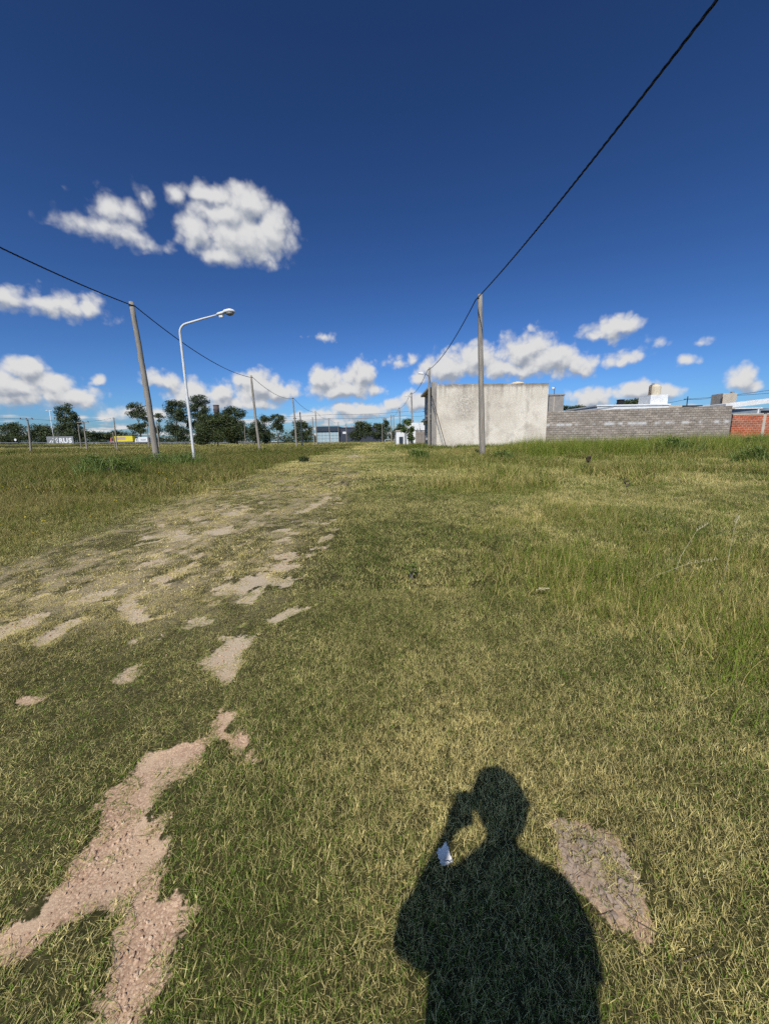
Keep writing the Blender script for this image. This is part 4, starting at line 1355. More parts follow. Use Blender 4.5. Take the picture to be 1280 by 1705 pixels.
for k, (label, bx, y, tx, tz, r, arm, lamp) in enumerate(POLES):
    z0 = gz(bx, y)
    p = empty('utility_pole', (bx, y, z0))
    tag(p, label, 'utility pole', 'wooden utility poles')
    rg = random.Random(k)
    h = tz - z0
    n_ = 12
    path, rad = [], []
    bend = rg.uniform(-0.05, 0.05)
    for i in range(n_ + 1):
        t = i / n_
        path.append(((tx - bx) * t + bend * math.sin(math.pi * t) + rg.uniform(-.008, .008), bend * 0.6 * math.sin(2.2 * t) + rg.uniform(-.008, .008), -0.3 + (h + 0.3) * t))
        rad.append(r * (1 - 0.34 * t) * rg.uniform(0.975, 1.025))
    MB().tube(path, rad, 14).build('shaft', M['pole'], p, True)
    top_ = Vector(path[-1])
    s = -1 if bx > 0 else 1
    br = MB().tube([(top_.x + s * r * 0.5, 0, h - 0.16), (top_.x + s * (r * 0.7 + 0.05), 0, h - 0.16), (top_.x + s * (r * 0.7 + 0.09), -0.02, h - 0.24)], 0.016, 6)
    br.build('cable_hook', M['dark'], p)
    MB().tube([(top_.x, 0, h - 0.2), (top_.x, 0, h - 0.15)], [r * 0.72, r * 0.72], 14).build('clamp', M['dark'], p)
    if arm:
        MB().box(top_.x - 0.9, top_.x + 0.9, -0.16, -0.06, h - 0.15, h - 0.04).build('crossarm', M['old_wood'], p)
        for xx in (-0.8, 0.0, 0.8):
            MB().lathe([(0.03, 0), (0.06, 0.03), (0.06, 0.12), (0.03, 0.17)], (top_.x + xx, -0.11, h - 0.04), 8).build('insulator', M['dark'], p)
    if lamp:
        s2 = -1
        zl = h - (0.55 if lamp == 1 else 1.0)
        la = MB().tube([(top_.x, 0, zl - 0.25), (top_.x + s2 * 0.3, -0.1, zl), (top_.x + s2 * 0.62, -0.2, zl + 0.06)], 0.025, 8).build('lamp_arm', M['steel'], p, True)
        MB().prism([(top_.x + s2 * 0.55, zl - 0.02), (top_.x + s2 * 1.0, zl + 0.02), (top_.x + s2 * 1.0, zl + 0.13), (top_.x + s2 * 0.6, zl + 0.17)], -0.33, -0.1).build('lamp_head', M['white'] if lamp == 1 else M['dark'], p, bevel=0.03)
    POLE_TOP.append(Vector((bx + top_.x + s * (r * 0.7 + 0.09), y - 0.02, z0 + h - 0.22)))

# guy stay of the corner pole and the small strut box
gs = empty('stay_wire', (5.75, 35.2, 0.5))
tag(gs, 'slanting stay wire from the corner pole to the ground before the beige wall', 'stay wire')
MB().tube([(0.0, 0, -0.1), (-1.55, -0.12, 5.1)], 0.03, 8).build('wire', M['dark'], gs)
MB().tube([(0.02, 0, -0.15), (0.0, 0, 0.25)], 0.045, 8).build('anchor', M['steel'], gs)


# ------------------------------------------------------------------ cables
def span(a, b, sag, n=26):
    return [a.lerp(b, i / n) - Vector((0, 0, sag * 4 * (i / n) * (1 - i / n))) for i in range(n + 1)]


def twisted(paths, strand, rad, pitch, sides=6):
    """three insulated cores laid round each other"""
    line = [paths[0][0]]
    for p in paths:
        line += p[1:]
    # resample so that the twist is smooth where it can be seen
    out = [line[0]]
    for a, b in zip(line, line[1:]):
        k = max(1, int((b - a).length / (pitch / 8))) if min(a.y, b.y) < 30 else 2
        out += [a.lerp(b, (i + 1) / k) for i in range(k)]
    m = MB()
    for c in range(3):
        s, pts_ = 0.0, []
        for i, p in enumerate(out):
            if i:
                s += (p - out[i - 1]).length
            t = (out[min(i + 1, len(out) - 1)] - out[max(i - 1, 0)]).normalized()
            u_ = t.cross(Vector((0, 0, 1))).normalized()
            v_ = t.cross(u_)
            w = 2 * math.pi * (s / pitch + c / 3)
            pts_.append(p + strand * (math.cos(w) * u_ + math.sin(w) * v_))
        m.tube(pts_, rad, sides)
    return m


left = [POLE_TOP[i] for i in (26, 0, 1, 2, 3, 4, 5)]
sags = [0.55, 0.62, 0.62, 0.6, 0.6, 0.5]
lc = twisted([span(a, b, s) for a, b, s in zip(left, left[1:], sags)], 0.014, 0.0135, 0.55).build('overhead_cable', M['cable'], None, True)
tag(lc, 'black twisted overhead cable sagging along the left row of poles', 'cable', 'overhead cables')
right = [POLE_TOP[i] for i in (25, 7, 8, 9, 10, 12, 14)]
sags = [0.42, 0.5, 0.6, 0.6, 0.6, 0.5]
rc = twisted([span(a, b, s) for a, b, s in zip(right, right[1:], sags)], 0.0135, 0.013, 0.6).build('overhead_cable', M['cable'], None, True)
tag(rc, 'black twisted overhead cable from the top right corner along the right row', 'cable', 'overhead cables')


def wire(label, pts_, sag, r=0.02):
    m = MB()
    line = []
    for a, b in zip(pts_, pts_[1:]):
        s_ = span(Vector(a), Vector(b), sag, 10)
        line += s_ if not line else s_[1:]
    m.tube(line, r, 5)
    tag(m.build('overhead_wire', M['cable']), label, 'wire', 'thin overhead wires')


wire('thin wire linking the two crossarm poles at the far left', [(-78, 50, 5.3), (-49.4, 54.9, 5.25), (-46.9, 61.9, 5.1), (-37.4, 55, 5.1)], 0.15, 0.015)
wire('upper thin wire crossing the far end of the track', [(-40, 112, 8.6), (-13, 104, 8.3), (6, 101, 8.5), (12, 100, 8.6)], 0.3, 0.028)
wire('lower thin wire crossing the far end of the track', [(-40, 112, 7.5), (-13, 104, 7.3), (6, 101, 7.5), (12, 100, 7.6)], 0.35, 0.028)
wire('thin wires meeting the dark pole behind the low houses', [(30, 62, 4.9), (46, 60, 6.7), (62, 55, 8.6)], 0.35, 0.025)
wire('second thin wire rising to the right over the white roof', [(46, 60, 6.7), (44.6, 53, 6.4), (54, 49, 6.9), (62, 47, 7.2)], 0.2, 0.022)

# ------------------------------------------------------------------ white street lamp
lz = gz(-9.02, 18.5)
sl = empty('street_lamp', (-9.02, 18.5, lz))
tag(sl, 'white street lamp with a long curved arm right of the thick leaning pole', 'street lamp')
LT = 6.62 - lz
path = [(0, 0, -0.3), (0.0, 0, 0.2), (0.0, 0, 2.0), (-0.02, 0, 4.0), (-0.03, 0, LT - 0.35)]
for k in range(1, 9):
    a = math.radians(9.6 * k)
    path.append((-0.03 + 0.42 * (1 - math.cos(a)), -0.01, LT - 0.35 + 0.42 * math.sin(a)))
ex, ez = path[-1][0], path[-1][2]
path += [((ex + 1.78) / 2, -0.02, (ez + 7.03 - lz) / 2 + 0.01), (1.78, -0.03, 7.03 - lz)]
MB().tube(path, [0.062, 0.062, 0.06, 0.056, 0.05] + [0.046] * 8 + [0.04, 0.034], 14).build('pole', M['lamp_paint'], sl, True)
MB().lathe([(0.15, -0.1), (0.15, 0.02), (0.085, 0.04), (0.08, 0.12)], (0, 0, 0), 14).build('base_collar', M['grey'], sl)
hd_ = MB()
secs = [(1.70, 0.05, 0.05, 0.0), (1.78, 0.085, 0.075, 0.01), (2.0, 0.095, 0.085, 0.06), (2.08, 0.13, 0.1, 0.1), (2.3, 0.155, 0.11, 0.13), (2.46, 0.125, 0.08, 0.12), (2.53, 0.05, 0.03, 0.1)]
vs, fs, n_ = [], [], 14
for x, wy, wz, oz in secs:
    for k in range(n_):
        a = 2 * math.pi * k / n_
        vs.append((x, -0.03 + wy * math.cos(a), 7.03 - lz + oz + wz * max(math.sin(a), -0.55)))
for i in range(len(secs) - 1):
    for k in range(n_):
        k2 = (k + 1) % n_
        fs.append((i * n_ + k, i * n_ + k2, (i + 1) * n_ + k2, (i + 1) * n_ + k))
fs += [tuple(range(n_ - 1, -1, -1)), tuple(range((len(secs) - 1) * n_, len(secs) * n_))]
head = hd_.add(vs, fs).build('lamp_head', M['lamp_paint'], sl, True)
lens = bpy.data.meshes.new('lens')
bm = bmesh.new()
bmesh.ops.create_uvsphere(bm, u_segments=16, v_segments=8, radius=1)
for v_ in bm.verts:
    v_.co = Vector((2.29 + 0.19 * v_.co.x, -0.03 + 0.135 * v_.co.y, 7.03 - lz + 0.07 + 0.135 * min(v_.co.z, 0.0)))
bm.to_mesh(lens)
bm.free()
lens.materials.append(speckled('smoked_lens', (0.16, 0.15, 0.14), (0.25, 0.24, 0.22), 8, 0.25))
for p_ in lens.polygons:
    p_.use_smooth = True
link(bpy.data.objects.new('lens', lens), head)
MB().box(1.82, 1.98, -0.09, 0.03, 6.9 - lz, 6.985 - lz).build('gear_box', M['lamp_paint'], sl)

# low white pipe barrier at the end of the track
pbz = gz(1.2, 96)
pbar = empty('pipe_barrier', (1.2, 96.5, pbz))
tag(pbar, 'low white pipe barrier between the far right-hand poles', 'barrier')
for x in (-0.75, 0.75):
    MB().tube([(x, 0, -0.2), (x, 0, 0.95)], 0.05, 8).build('post', M['white'], pbar)
MB().tube([(-0.8, 0, 0.9), (0.8, 0, 0.9)], 0.045, 8).build('bar', M['white'], pbar)

# ------------------------------------------------------------------ scattering
def scatter(name, pos, rot, scl, idx, coll, extra, label):
    me = np_mesh(name, pos, [np.zeros((0, 3), int)], None,
                 {'rot': ('FLOAT_VECTOR', rot.astype(np.float32)), 'scl': ('FLOAT_VECTOR', scl.astype(np.float32)),
                  'idx': ('INT', idx.astype(np.int32)), **{k: ('FLOAT', v.astype(np.float32)) for k, v in extra.items()}})
    ob = link(bpy.data.objects.new(name, me))
    ng = bpy.data.node_groups.new(name + '_scatter', 'GeometryNodeTree')
    ng.interface.new_socket('Geometry', in_out='INPUT', socket_type='NodeSocketGeometry')
    ng.interface.new_socket('Geometry', in_out='OUTPUT', socket_type='NodeSocketGeometry')
    n, l = ng.nodes, ng.links
    gi, go = n.new('NodeGroupInput'), n.new('NodeGroupOutput')
    ci = n.new('GeometryNodeCollectionInfo')
    ci.inputs['Collection'].default_value = coll
    ci.inputs['Separate Children'].default_value = True
    ci.inputs['Reset Children'].default_value = True
    ip = n.new('GeometryNodeInstanceOnPoints')
    ip.inputs['Pick Instance'].default_value = True

    def named(attr, typ):
        a = n.new('GeometryNodeInputNamedAttribute')
        a.data_type = typ
        a.inputs['Name'].default_value = attr
        return a.outputs['Attribute']
    er = n.new('FunctionNodeEulerToRotation')
    l.new(named('rot', 'FLOAT_VECTOR'), er.inputs[0])
    l.new(gi.outputs[0], ip.inputs['Points'])
    l.new(ci.outputs[0], ip.inputs['Instance'])
    l.new(named('idx', 'INT'), ip.inputs['Instance Index'])
    l.new(er.outputs[0], ip.inputs['Rotation'])
    l.new(named('scl', 'FLOAT_VECTOR'), ip.inputs['Scale'])
    l.new(ip.outputs[0], go.inputs[0])
    md = ob.modifiers.new('scatter', 'NODES')
    md.node_group = ng
    tag(ob, label, None, None, 'stuff')
    return ob


def blades(rng, n, rad, h0, h1, w, tilt0, tilt1, stem=0.15, seg=3):
    ang = rng.uniform(0, 2 * math.pi, n)
    rr = rad * np.sqrt(rng.uniform(0, 1, n))
    base = np.stack([rr * np.cos(ang), rr * np.sin(ang), np.zeros(n)], 1)
    az = rng.uniform(0, 2 * math.pi, n)
    L = rng.uniform(h0, h1, n) * rng.uniform(0.7, 1.0, n)
    isstem = rng.uniform(size=n) < stem
    a0 = rng.uniform(tilt0[0], tilt0[1], n)
    a1 = a0 + rng.uniform(tilt1[0], tilt1[1], n)
    a0 = np.where(isstem, rng.uniform(0.7, 1.35, n), a0)
    a1 = np.where(isstem, a0 + rng.uniform(-0.2, 0.5, n), a1)
    L = np.where(isstem, L * 1.9, L)
    broad = (rng.uniform(size=n) < 0.07) & ~isstem
    W = w * rng.uniform(0.6, 1.25, n) * np.where(isstem, 0.7, 1.0) * np.where(broad, 2.6, 1.0)
    L = np.where(broad, L * 0.75, L)
    d = np.stack([np.cos(az), np.sin(az), np.zeros(n)], 1)
    tw = az + math.pi / 2 + rng.normal(0, 0.5, n)
    side = np.stack([np.cos(tw), np.sin(tw), np.zeros(n)], 1)
    rows, p = [], base
    ts = np.linspace(0, 1, seg + 1)
    turn = rng.normal(0, 0.35, n)
    for k, t in enumerate(ts):
        if k:
            th = a0 + (a1 - a0) * (t - 0.5 / seg)
            az2 = az + turn * t
            d = np.stack([np.cos(az2), np.sin(az2), np.zeros(n)], 1)
            p = p + (L / seg)[:, None] * (np.sin(th)[:, None] * d + np.cos(th)[:, None] * np.array([0, 0, 1.0]))
            p[:, 2] = np.maximum(p[:, 2], 0.004)
        wk = W * (1 - 0.75 * t ** 1.6)
        if k < seg:
            rows += [p - side * wk[:, None] * 0.5, p + side * wk[:, None] * 0.5]
        else:
            rows.append(p)
    V = np.stack(rows, 1)
    nv = V.shape[1]
    i = np.arange(n)[:, None] * nv
    quads = np.concatenate([i + np.array([[2 * k, 2 * k + 1, 2 * k + 3, 2 * k + 2]]) for k in range(seg - 1)])
    tris = i + np.array([[2 * seg - 2, 2 * seg - 1, 2 * seg]])
    lot = np.where(isstem, 0.0, rng.uniform(0.02, 1, n))
    shade = rng.uniform(0, 1, n)
    col = np.zeros((n, nv, 4), np.float32)
    col[:, :, 0] = lot[:, None]
    col[:, :, 1] = shade[:, None]
    tt = np.concatenate([np.repeat(ts[:-1], 2), ts[-1:]])
    col[:, :, 2] = tt[None, :]
    col[:, :, 3] = 1
    return V.reshape(-1, 3), [quads, tris], col.reshape(-1, 4)


def tufts(name, nvar, material, seed, **kw):
    c = bpy.data.collections.new(name)
    for k in range(nvar):
        rng = np.random.default_rng(seed * 100 + k)
        v, f, col = blades(rng, **kw)
        me = np_mesh('%s_%02d' % (name, k), v, f, material, {'blade': ('FLOAT_COLOR', col)})
        c.objects.link(bpy.data.objects.new('%s_%02d' % (name, k), me))
    return c


def ring(d0, d1, step, rng):
    """jittered grid points in the part of the field before the camera"""
    lim = 1.42 * d1 + 1.6 if d1 < 20 else 1.14 * d1 + 4
    xs = np.arange(-lim, lim, step)
    ys = np.arange(max(d0, -0.2), d1, step)
    X_, Y2 = np.meshgrid(xs, ys)
    X_ = (X_ + rng.uniform(-0.5, 0.5, X_.shape) * step).ravel()
    Y2 = (Y2 + rng.uniform(-0.5, 0.5, Y2.shape) * step).ravel()
    k = np.abs(X_) < (1.42 * np.maximum(Y2, 0) + 1.4 if d1 < 20 else 1.12 * Y2 + 4)
    return X_[k], Y2[k]


def field(x, y):
    """state of the turf: dryness, height, tint"""
    n1 = fbm(x * 0.9, y * 0.9, 51, 4)
    n2 = fbm(x * 0.22 + 5, y * 0.22, 52, 3)
    n3 = fbm(x * 4, y * 4, 53, 3)
    green_left = np.exp(-((x + 0.55) / 0.45) ** 2 - ((y - 1.0) / 0.9) ** 2)
    green_left2 = np.exp(-((x + 1.5) / 0.5) ** 2 - ((y - 1.4) / 0.8) ** 2)
    road = sstep(x, -4.3, -3.6) * sstep(-x, 0.2, 1.0)
    dry = 0.56 + 1.1 * (n1 - 0.5) + 0.6 * (n2 - 0.5) + 0.5 * (n3 - 0.5)
    dry = dry + (0.05 + 0.12 * sstep(y, 1.5, 3.5)) * road - 0.42 * green_left - 0.36 * green_left2 - 0.10 * sstep(x, 1.2, 2.5)
    n4 = fbm(x * 0.06, y * 0.1, 64, 3)
    dry = np.clip(dry + 0.8 * (n4 - 0.5) * sstep(y, 5, 15), 0.24 - 0.2 * np.maximum(green_left, green_left2), 0.9)
    hs = 0.58 + 0.42 * (1 - road) + 0.3 * sstep(x, 0.6, 2.2) + 0.5 * (n1 - 0.5) + 0.2 * green_left
    tint = 1.02 + 0.10 * road * sstep(y, 1.5, 3.5) + 0.6 * (n3 - 0.5) + 0.35 * (n2 - 0.5) + 0.3 * (n1 - 0.5) - 0.06 * green_left - 0.04 * green_left2
    return dry, np.clip(hs, 0.35, 1.9), np.clip(tint, 0.65, 1.3)


def tallness(x, y):
    n1 = fbm(x * 0.7 + 3, y * 0.7, 61, 4)
    n2 = fbm(x * 2.5, y * 2.5, 62, 3)
    lf = sstep(-3.9 - x + (n1 - 0.5) * 0.9, 0.0, 0.7) * (0.55 + 0.45 * sstep(n2, 0.35, 0.6))
    rt = sstep(x + (n1 - 0.5) * 1.8, 1.05, 2.1) * sstep(y, 1.0, 2.0) * (0.10 + 0.75 * sstep(n1, 0.48, 0.62))
    c1 = np.exp(-((x - 1.75) / 0.65) ** 2 - ((y - 3.1) / 0.7) ** 2)
    c2 = np.exp(-((x - 2.2) / 0.5) ** 2 - ((y - 2.0) / 0.5) ** 2)
    rt = np.maximum(rt, np.clip(1.3 * np.maximum(c1, c2) * sstep(n2, 0.25, 0.5), 0, 1))
    strip = sstep(x, 5.5, 7.5) * sstep(y + (n1 - 0.5) * 5, 16.5, 18.5) * sstep(-y, -25, -22) * (0.5 + 0.5 * sstep(n1, 0.35, 0.5))
    foot = sstep(x, 1.8, 3.0) * sstep(y, 31, 34) * sstep(-y, -60, -37)
    t = np.clip(np.maximum.reduce([lf, rt, strip, foot * 0.8]), 0, 1)
    hs = 0.72 * (lf > 0.05) + 0.78 * (x > 0) + 1.7 * strip + 0.6 * foot + 0.55 * (n1 - 0.5) + 0.25 * np.maximum(c1, c2)
    n4 = fbm(x * 0.06, y * 0.1, 64, 3)
    dry = np.clip(0.36 + 0.8 * (n1 - 0.5) + 0.9 * (n4 - 0.5) + 0.3 * (n2 - 0.5) + 0.10 * lf - 0.45 * strip - 0.34 * np.maximum(c1, c2) - 0.2 * (x > 0) * (y < 8), 0.02, 0.85)
    tint = np.clip(0.88 + 0.5 * (n2 - 0.5) + 0.5 * (n4 - 0.5) - 0.26 * lf + 0.12 * strip, 0.45, 1.3)
    return t, np.clip(hs, 0.3, 2.7), dry, tint


def house_free(x, y):
    return ~((x > 4.5) & (x < 15) & (y > 35.9) & (y < 43.2)) & ~((y > 36.6) & (x > 14.8))


LODS = [  # from, to, spacing, blades, radius, heights, width
    (0.25, 3.0, 0.031, 46, 0.036, (0.013, 0.042), 0.0017),
    (3.0, 8.0, 0.08, 84, 0.085, (0.018, 0.055), 0.0028),
    (8.0, 26.0, 0.25, 260, 0.27, (0.035, 0.085), 0.0068),
    (26.0, 70.0, 0.72, 330, 0.78, (0.07, 0.16), 0.02),
    (70.0, 182.0, 2.4, 420, 2.5, (0.12, 0.32), 0.055),
]
for k, (d0, d1, step, nb, rad, hh, w) in enumerate(LODS):
    rng = np.random.default_rng(70 + k)
    coll = tufts('turf_lod%d' % k, 8 if k < 2 else 5, M['grass'], 3 + k, n=nb, rad=rad, h0=hh[0], h1=hh[1], w=w,
                 tilt0=(0.15, 1.25), tilt1=(-0.2, 1.1), stem=0.14 if k < 2 else 0.12)
    x, y = ring(d0, d1, step, rng)
    on_heap = heap_dist(x, y) > 0
    keep = (rng.uniform(size=len(x)) > np.where(on_heap, 0.62, 1.0) * np.maximum(bare(x, y) * 0.945, worn(x, y) * 0.25)) & house_free(x, y)
    x, y = x[keep], y[keep]
    dry, hs, tint = field(x, y)
    b_ = bare(x, y)
    hs = hs * (1 - 0.45 * b_) * (1 - 0.22 * worn(x, y))
    dry = np.clip(dry + 0.16 * worn(x, y), 0, 0.92)
    tint = np.clip(tint + 0.10 * worn(x, y), 0, 1.3)
    n = len(x)
    pos = np.stack([x, y, surface_z(x, y) - 0.004 + 0.01 * b_], 1)
    rot = np.stack([rng.normal(0, 0.06, n), rng.normal(0, 0.06, n), rng.uniform(0, 6.283, n)], 1)
    s = rng.uniform(0.85, 1.15, n)
    scl = np.stack([s, s, s * hs], 1)
    scatter('turf_grass', pos, rot, scl, rng.integers(0, 8 if k < 2 else 5, n), coll, {'dry': dry, 'tint': tint},
            ['short mixed green and straw lawn grass in the foreground', 'short patchy lawn grass in the near middle ground',
             'patchy mown grass of the middle distance', 'grass of the far field and track', 'distant grass below the highway bank'][k])

TL = [
    (0.9, 8.0, 0.11, 34, 0.085, (0.09, 0.30), 0.0031),
    (8.0, 30.0, 0.27, 75, 0.26, (0.2, 0.48), 0.0085),
    (30.0, 110.0, 1.0, 150, 0.95, (0.25, 0.5), 0.028),
]
for k, (d0, d1, step, nb, rad, hh, w) in enumerate(TL):
    rng = np.random.default_rng(170 + k)
    coll = tufts('tall_lod%d' % k, 6, M['tall'], 23 + k, n=nb, rad=rad, h0=hh[0], h1=hh[1], w=w,
                 tilt0=(0.0, 0.45), tilt1=(0.1, 1.1), stem=0.03, seg=4)
    x, y = ring(d0, d1, step, rng)
    t, hs, dry, tint = tallness(x, y)
    keep = (rng.uniform(size=len(x)) < t) & house_free(x, y) & (bare(x, y) < 0.3)
    x, y, hs, dry, tint = x[keep], y[keep], hs[keep], dry[keep], tint[keep]
    n = len(x)
    pos = np.stack([x, y, ground_z(x, y) - 0.01], 1)
    rot = np.stack([rng.normal(0, 0.08, n), rng.normal(0, 0.08, n), rng.uniform(0, 6.283, n)], 1)
    s = rng.uniform(0.8, 1.2, n)
    scl = np.stack([s, s, s * hs], 1)
    scatter('tall_grass', pos, rot, scl, rng.integers(0, 6, n), coll, {'dry': dry, 'tint': tint},
            ['tall green grass clumps on the near right side', 'tall olive grass of the lot and verge in the middle distance', 'tall grass of the far field'][k])

# ------------------------------------------------------------------ loose stones in the bare patches
peb = bpy.data.collections.new('pebbles')
pm_ = speckled('pinkish_stone', (0.32, 0.22, 0.16), (0.62, 0.49, 0.40), 1.0, 0.95)
_n, _l = pm_.node_tree.nodes, pm_.node_tree.links
_oi = nd(_n, 'ShaderNodeObjectInfo')
_c = ramp(_n, _l, _oi.outputs['Random'], [(0.0, (0.36, 0.235, 0.15)), (0.5, (0.48, 0.33, 0.22)), (1.0, (0.60, 0.445, 0.31))])
_l.new(_c, _n['Principled BSDF'].inputs['Base Color'])
for k in range(6):
    bm = bmesh.new()
    bmesh.ops.create_icosphere(bm, subdivisions=1, radius=1)
    rg = random.Random(900 + k)
    for v_ in bm.verts:
        v_.co *= rg.uniform(0.65, 1.15)
        v_.co.z *= 0.65
    me = bpy.data.meshes.new('pebble_%d' % k)
    bm.to_mesh(me)
    bm.free()
    me.materials.append(pm_)
    peb.objects.link(bpy.data.objects.new('pebble_%d' % k, me))
rng = np.random.default_rng(401)
x = rng.uniform(-3.2, 0.2, 150000)
y = rng.uniform(0.55, 4.2, 150000)
inS = heap_dist(x, y) > -0.06
b_ = bare(x, y)
keep = (rng.uniform(size=len(x)) < b_ ** 2 * np.where(y < 1.7, 1.0, 0.4) * (0.08 + 0.75 * sstep(fbm(x * 3, y * 3, 71, 3), 0.46, 0.62))) & ~inS
x, y = x[keep], y[keep]
n = len(x)
coarse = sstep(fbm(x * 3, y * 3, 71, 3), 0.42, 0.6)
s = (0.0013 + 0.0046 * rng.uniform(size=n) ** 4 * (0.3 + coarse)) * (1 + 0.12 * y)
pos = np.stack([x, y, surface_z(x, y) + s * 0.25], 1)
scatter('gravel', pos, rng.uniform(0, 6.28, (n, 3)) * np.array([0.15, 0.15, 1]), np.stack([s, s, s], 1), rng.integers(0, 6, n), peb, {}, 'pinkish gravel and grit lying in the bare patches')

# cracked clods on the bare mound by the shadow
clod = bpy.data.collections.new('clods')
cm_ = speckled('dry_clay', (0.2, 0.15, 0.11), (0.42, 0.325, 0.25), 40, 1.0)
for k in range(5):
    bm = bmesh.new()
    bmesh.ops.create_icosphere(bm, subdivisions=2, radius=1)
    rg = random.Random(950 + k)
    for v_ in bm.verts:
        v_.co *= rg.uniform(0.75, 1.1)
        v_.co.z *= 0.45
    me = bpy.data.meshes.new('clod_%d' % k)
    bm.to_mesh(me)
    bm.free()
    me.materials.append(cm_)
    clod.objects.link(bpy.data.objects.new('clod_%d' % k, me))
x = rng.uniform(0.45, 0.85, 2600)
y = rng.uniform(0.75, 1.15, 2600)
k_ = heap_dist(x, y) > 0.0
x, y = x[k_], y[k_]
n = len(x)
s = 0.003 + 0.013 * rng.uniform(size=n) ** 3
zz = surface_z(x, y) + 0.001
scatter('clay_clods', np.stack([x, y, zz], 1), rng.uniform(0, 6.28, (n, 3)) * np.array([0.2, 0.2, 1]), np.stack([s, s, s], 1), rng.integers(0, 5, n), clod, {}, 'dry grey-brown clods of the bare mound right of the shadow')
# dead stems lying across that mound
m_ = MB()
rg = random.Random(33)
for k in range(46):
    ax, ay = rg.uniform(0.5, 0.82), rg.uniform(0.76, 1.12)
    a, L_ = rg.uniform(0, 6.28), rg.uniform(0.04, 0.13)
    zz = float(surface_z(np.array([ax]), np.array([ay]))[0]) + 0.004
    m_.tube([(ax, ay, zz), (ax + 0.5 * L_ * math.cos(a), ay + 0.5 * L_ * math.sin(a), zz + 0.012), (ax + L_ * math.cos(a + 0.3), ay + L_ * math.sin(a + 0.3), zz - 0.004)], [0.0011, 0.001, 0.0006], 4, False)
tag(m_.build('dead_stems', M['twig']), 'dark dead grass stems lying over the bare mound', None, None, 'stuff')

# ------------------------------------------------------------------ weeds and bushes
def bush(name, label, x, y, w, h, lm, leaf, n=500, group='weeds and bushes in the grass', cat='bush', depth=0.8):
    z0 = gz(x, y)
    t = empty(name, (x, y, z0))
    tag(t, label, cat, group)
    rng = np.random.default_rng(int(abs(x * 131 + y * 17)) + 3)
    lobes = [(rng.uniform(-0.32, 0.32) * w, h * rng.uniform(0.3, 0.62), w * rng.uniform(0.2, 0.34), h * rng.uniform(0.28, 0.42)) for _ in range(7)]
    v, f, b = foliage(lobes, 0.0, leaf, 1e6, n // 10, n // 10, depth, rng)
    v[:, 2] = np.maximum(v[:, 2], 0.02)
    if cat == 'bush':
        bv, bf, bc = blades(rng, 420, w * 0.5, h * 0.45, h * 1.25, 0.016, (0.0, 0.6), (0.1, 1.0), 0.05, 4)
        bm_ = np_mesh('sprigs', bv, bf, lm, {'leaf': ('FLOAT', np.clip(bc[:, 1], 0, 1).astype(np.float32))})
        link(bpy.data.objects.new('sprigs', bm_), t)
    link(bpy.data.objects.new('foliage', np_mesh('foliage', v, f, lm, {'leaf': ('FLOAT', b)})), t)
    m = MB()
    for lx, lz_, rx, rz in lobes:
        m.tube([(lx * 0.2, 0, -0.05), (lx * 0.6, rng.uniform(-.1, .1) * w, lz_ * 0.6), (lx, 0, lz_ + rz * 0.6)], [0.012 * min(1, 1.6 * h), 0.009 * min(1, 1.6 * h), 0.004 * min(1, 1.6 * h)], 5)
    m.build('stems', M['bark'], t)
    return t


bush('weed_bush', 'low round green bush in the left field', -8.4, 11.8, 1.8, 0.8, M['leaf_mid'], 0.05, 6500)
bush('weed_bush', 'dark weeds round the foot of the thick leaning pole', -9.6, 16.6, 1.9, 0.6, M['leaf_mid'], 0.06, 2200)
bush('weed_bush', 'weeds at the foot of the white street lamp', -8.2, 16.4, 1.5, 0.7, M['leaf_mid'], 0.05, 2400)
bush('weed_bush', 'broad green shrub before the right part of the grey block wall', 12.9, 17.2, 2.0, 1.05, M['leaf_mid'], 0.08, 4200)
bush('weed_bush', 'low green shrub near the right photo edge', 12.0, 12.6, 1.1, 0.6, M['leaf_mid'], 0.07, 1300)
bush('weed_bush', 'small shrub in the grass just right of the straight pole', 4.9, 15.8, 0.9, 0.5, M['leaf_mid'], 0.07, 1300)
bush('weed_bush', 'rounded shrub on the right verge before the plank fence', 1.5, 16.4, 0.95, 0.65, M['leaf_mid'], 0.07, 1500)
bush('weed_bush', 'shrub before the red brick wall', 17.5, 18.5, 1.6, 0.9, M['leaf_mid'], 0.09, 1500)
bush('weed_bush', 'tiny dark bush on the left verge of the far track', -3.6, 17.5, 0.42, 0.3, M['leaf_olive'], 0.06, 400)
bush('leafy_weed', 'single yellow-green leafy weed beside the track in mid foreground', 0.22, 3.2, 0.13, 0.2, M['leaf_lime'], 0.035, 110, cat='weed')


def dead_weed(label, x, y, h, stems, seed, group='dead weed stalks', lean=0.2):
    z0 = gz(x, y)
    t = empty('dead_weed', (x, y, z0))
    tag(t, label, 'weed', group)
    rg = random.Random(seed)
    for k in range(stems):
        a = rg.uniform(0, 6.28)
        hh = h * rg.uniform(0.75, 1.0)
        px, py = lean * hh * math.cos(a), lean * hh * math.sin(a)
        m = MB().tube([(px * 0.1, py * 0.1, -0.03), (px * 0.5, py * 0.5, hh * 0.55), (px, py, hh)], [0.008, 0.006, 0.003], 5)
        for j in range(14 if stems > 1 else 4):
            q = rg.uniform(0.5, 1.0)
            b = rg.uniform(0, 6.28)
            s_ = 0.03 + 0.02 * rg.random()
            c = Vector((px * q, py * q, hh * q))
            m.tube([c, c + Vector((math.cos(b) * s_, math.sin(b) * s_, s_ * 0.6)), c + Vector((math.cos(b) * s_ * 1.3, math.sin(b) * s_ * 1.3, s_ * 1.7))], [0.006, 0.016, 0.004], 5)
        m.build('stalk', M['twig'], t)
    return t


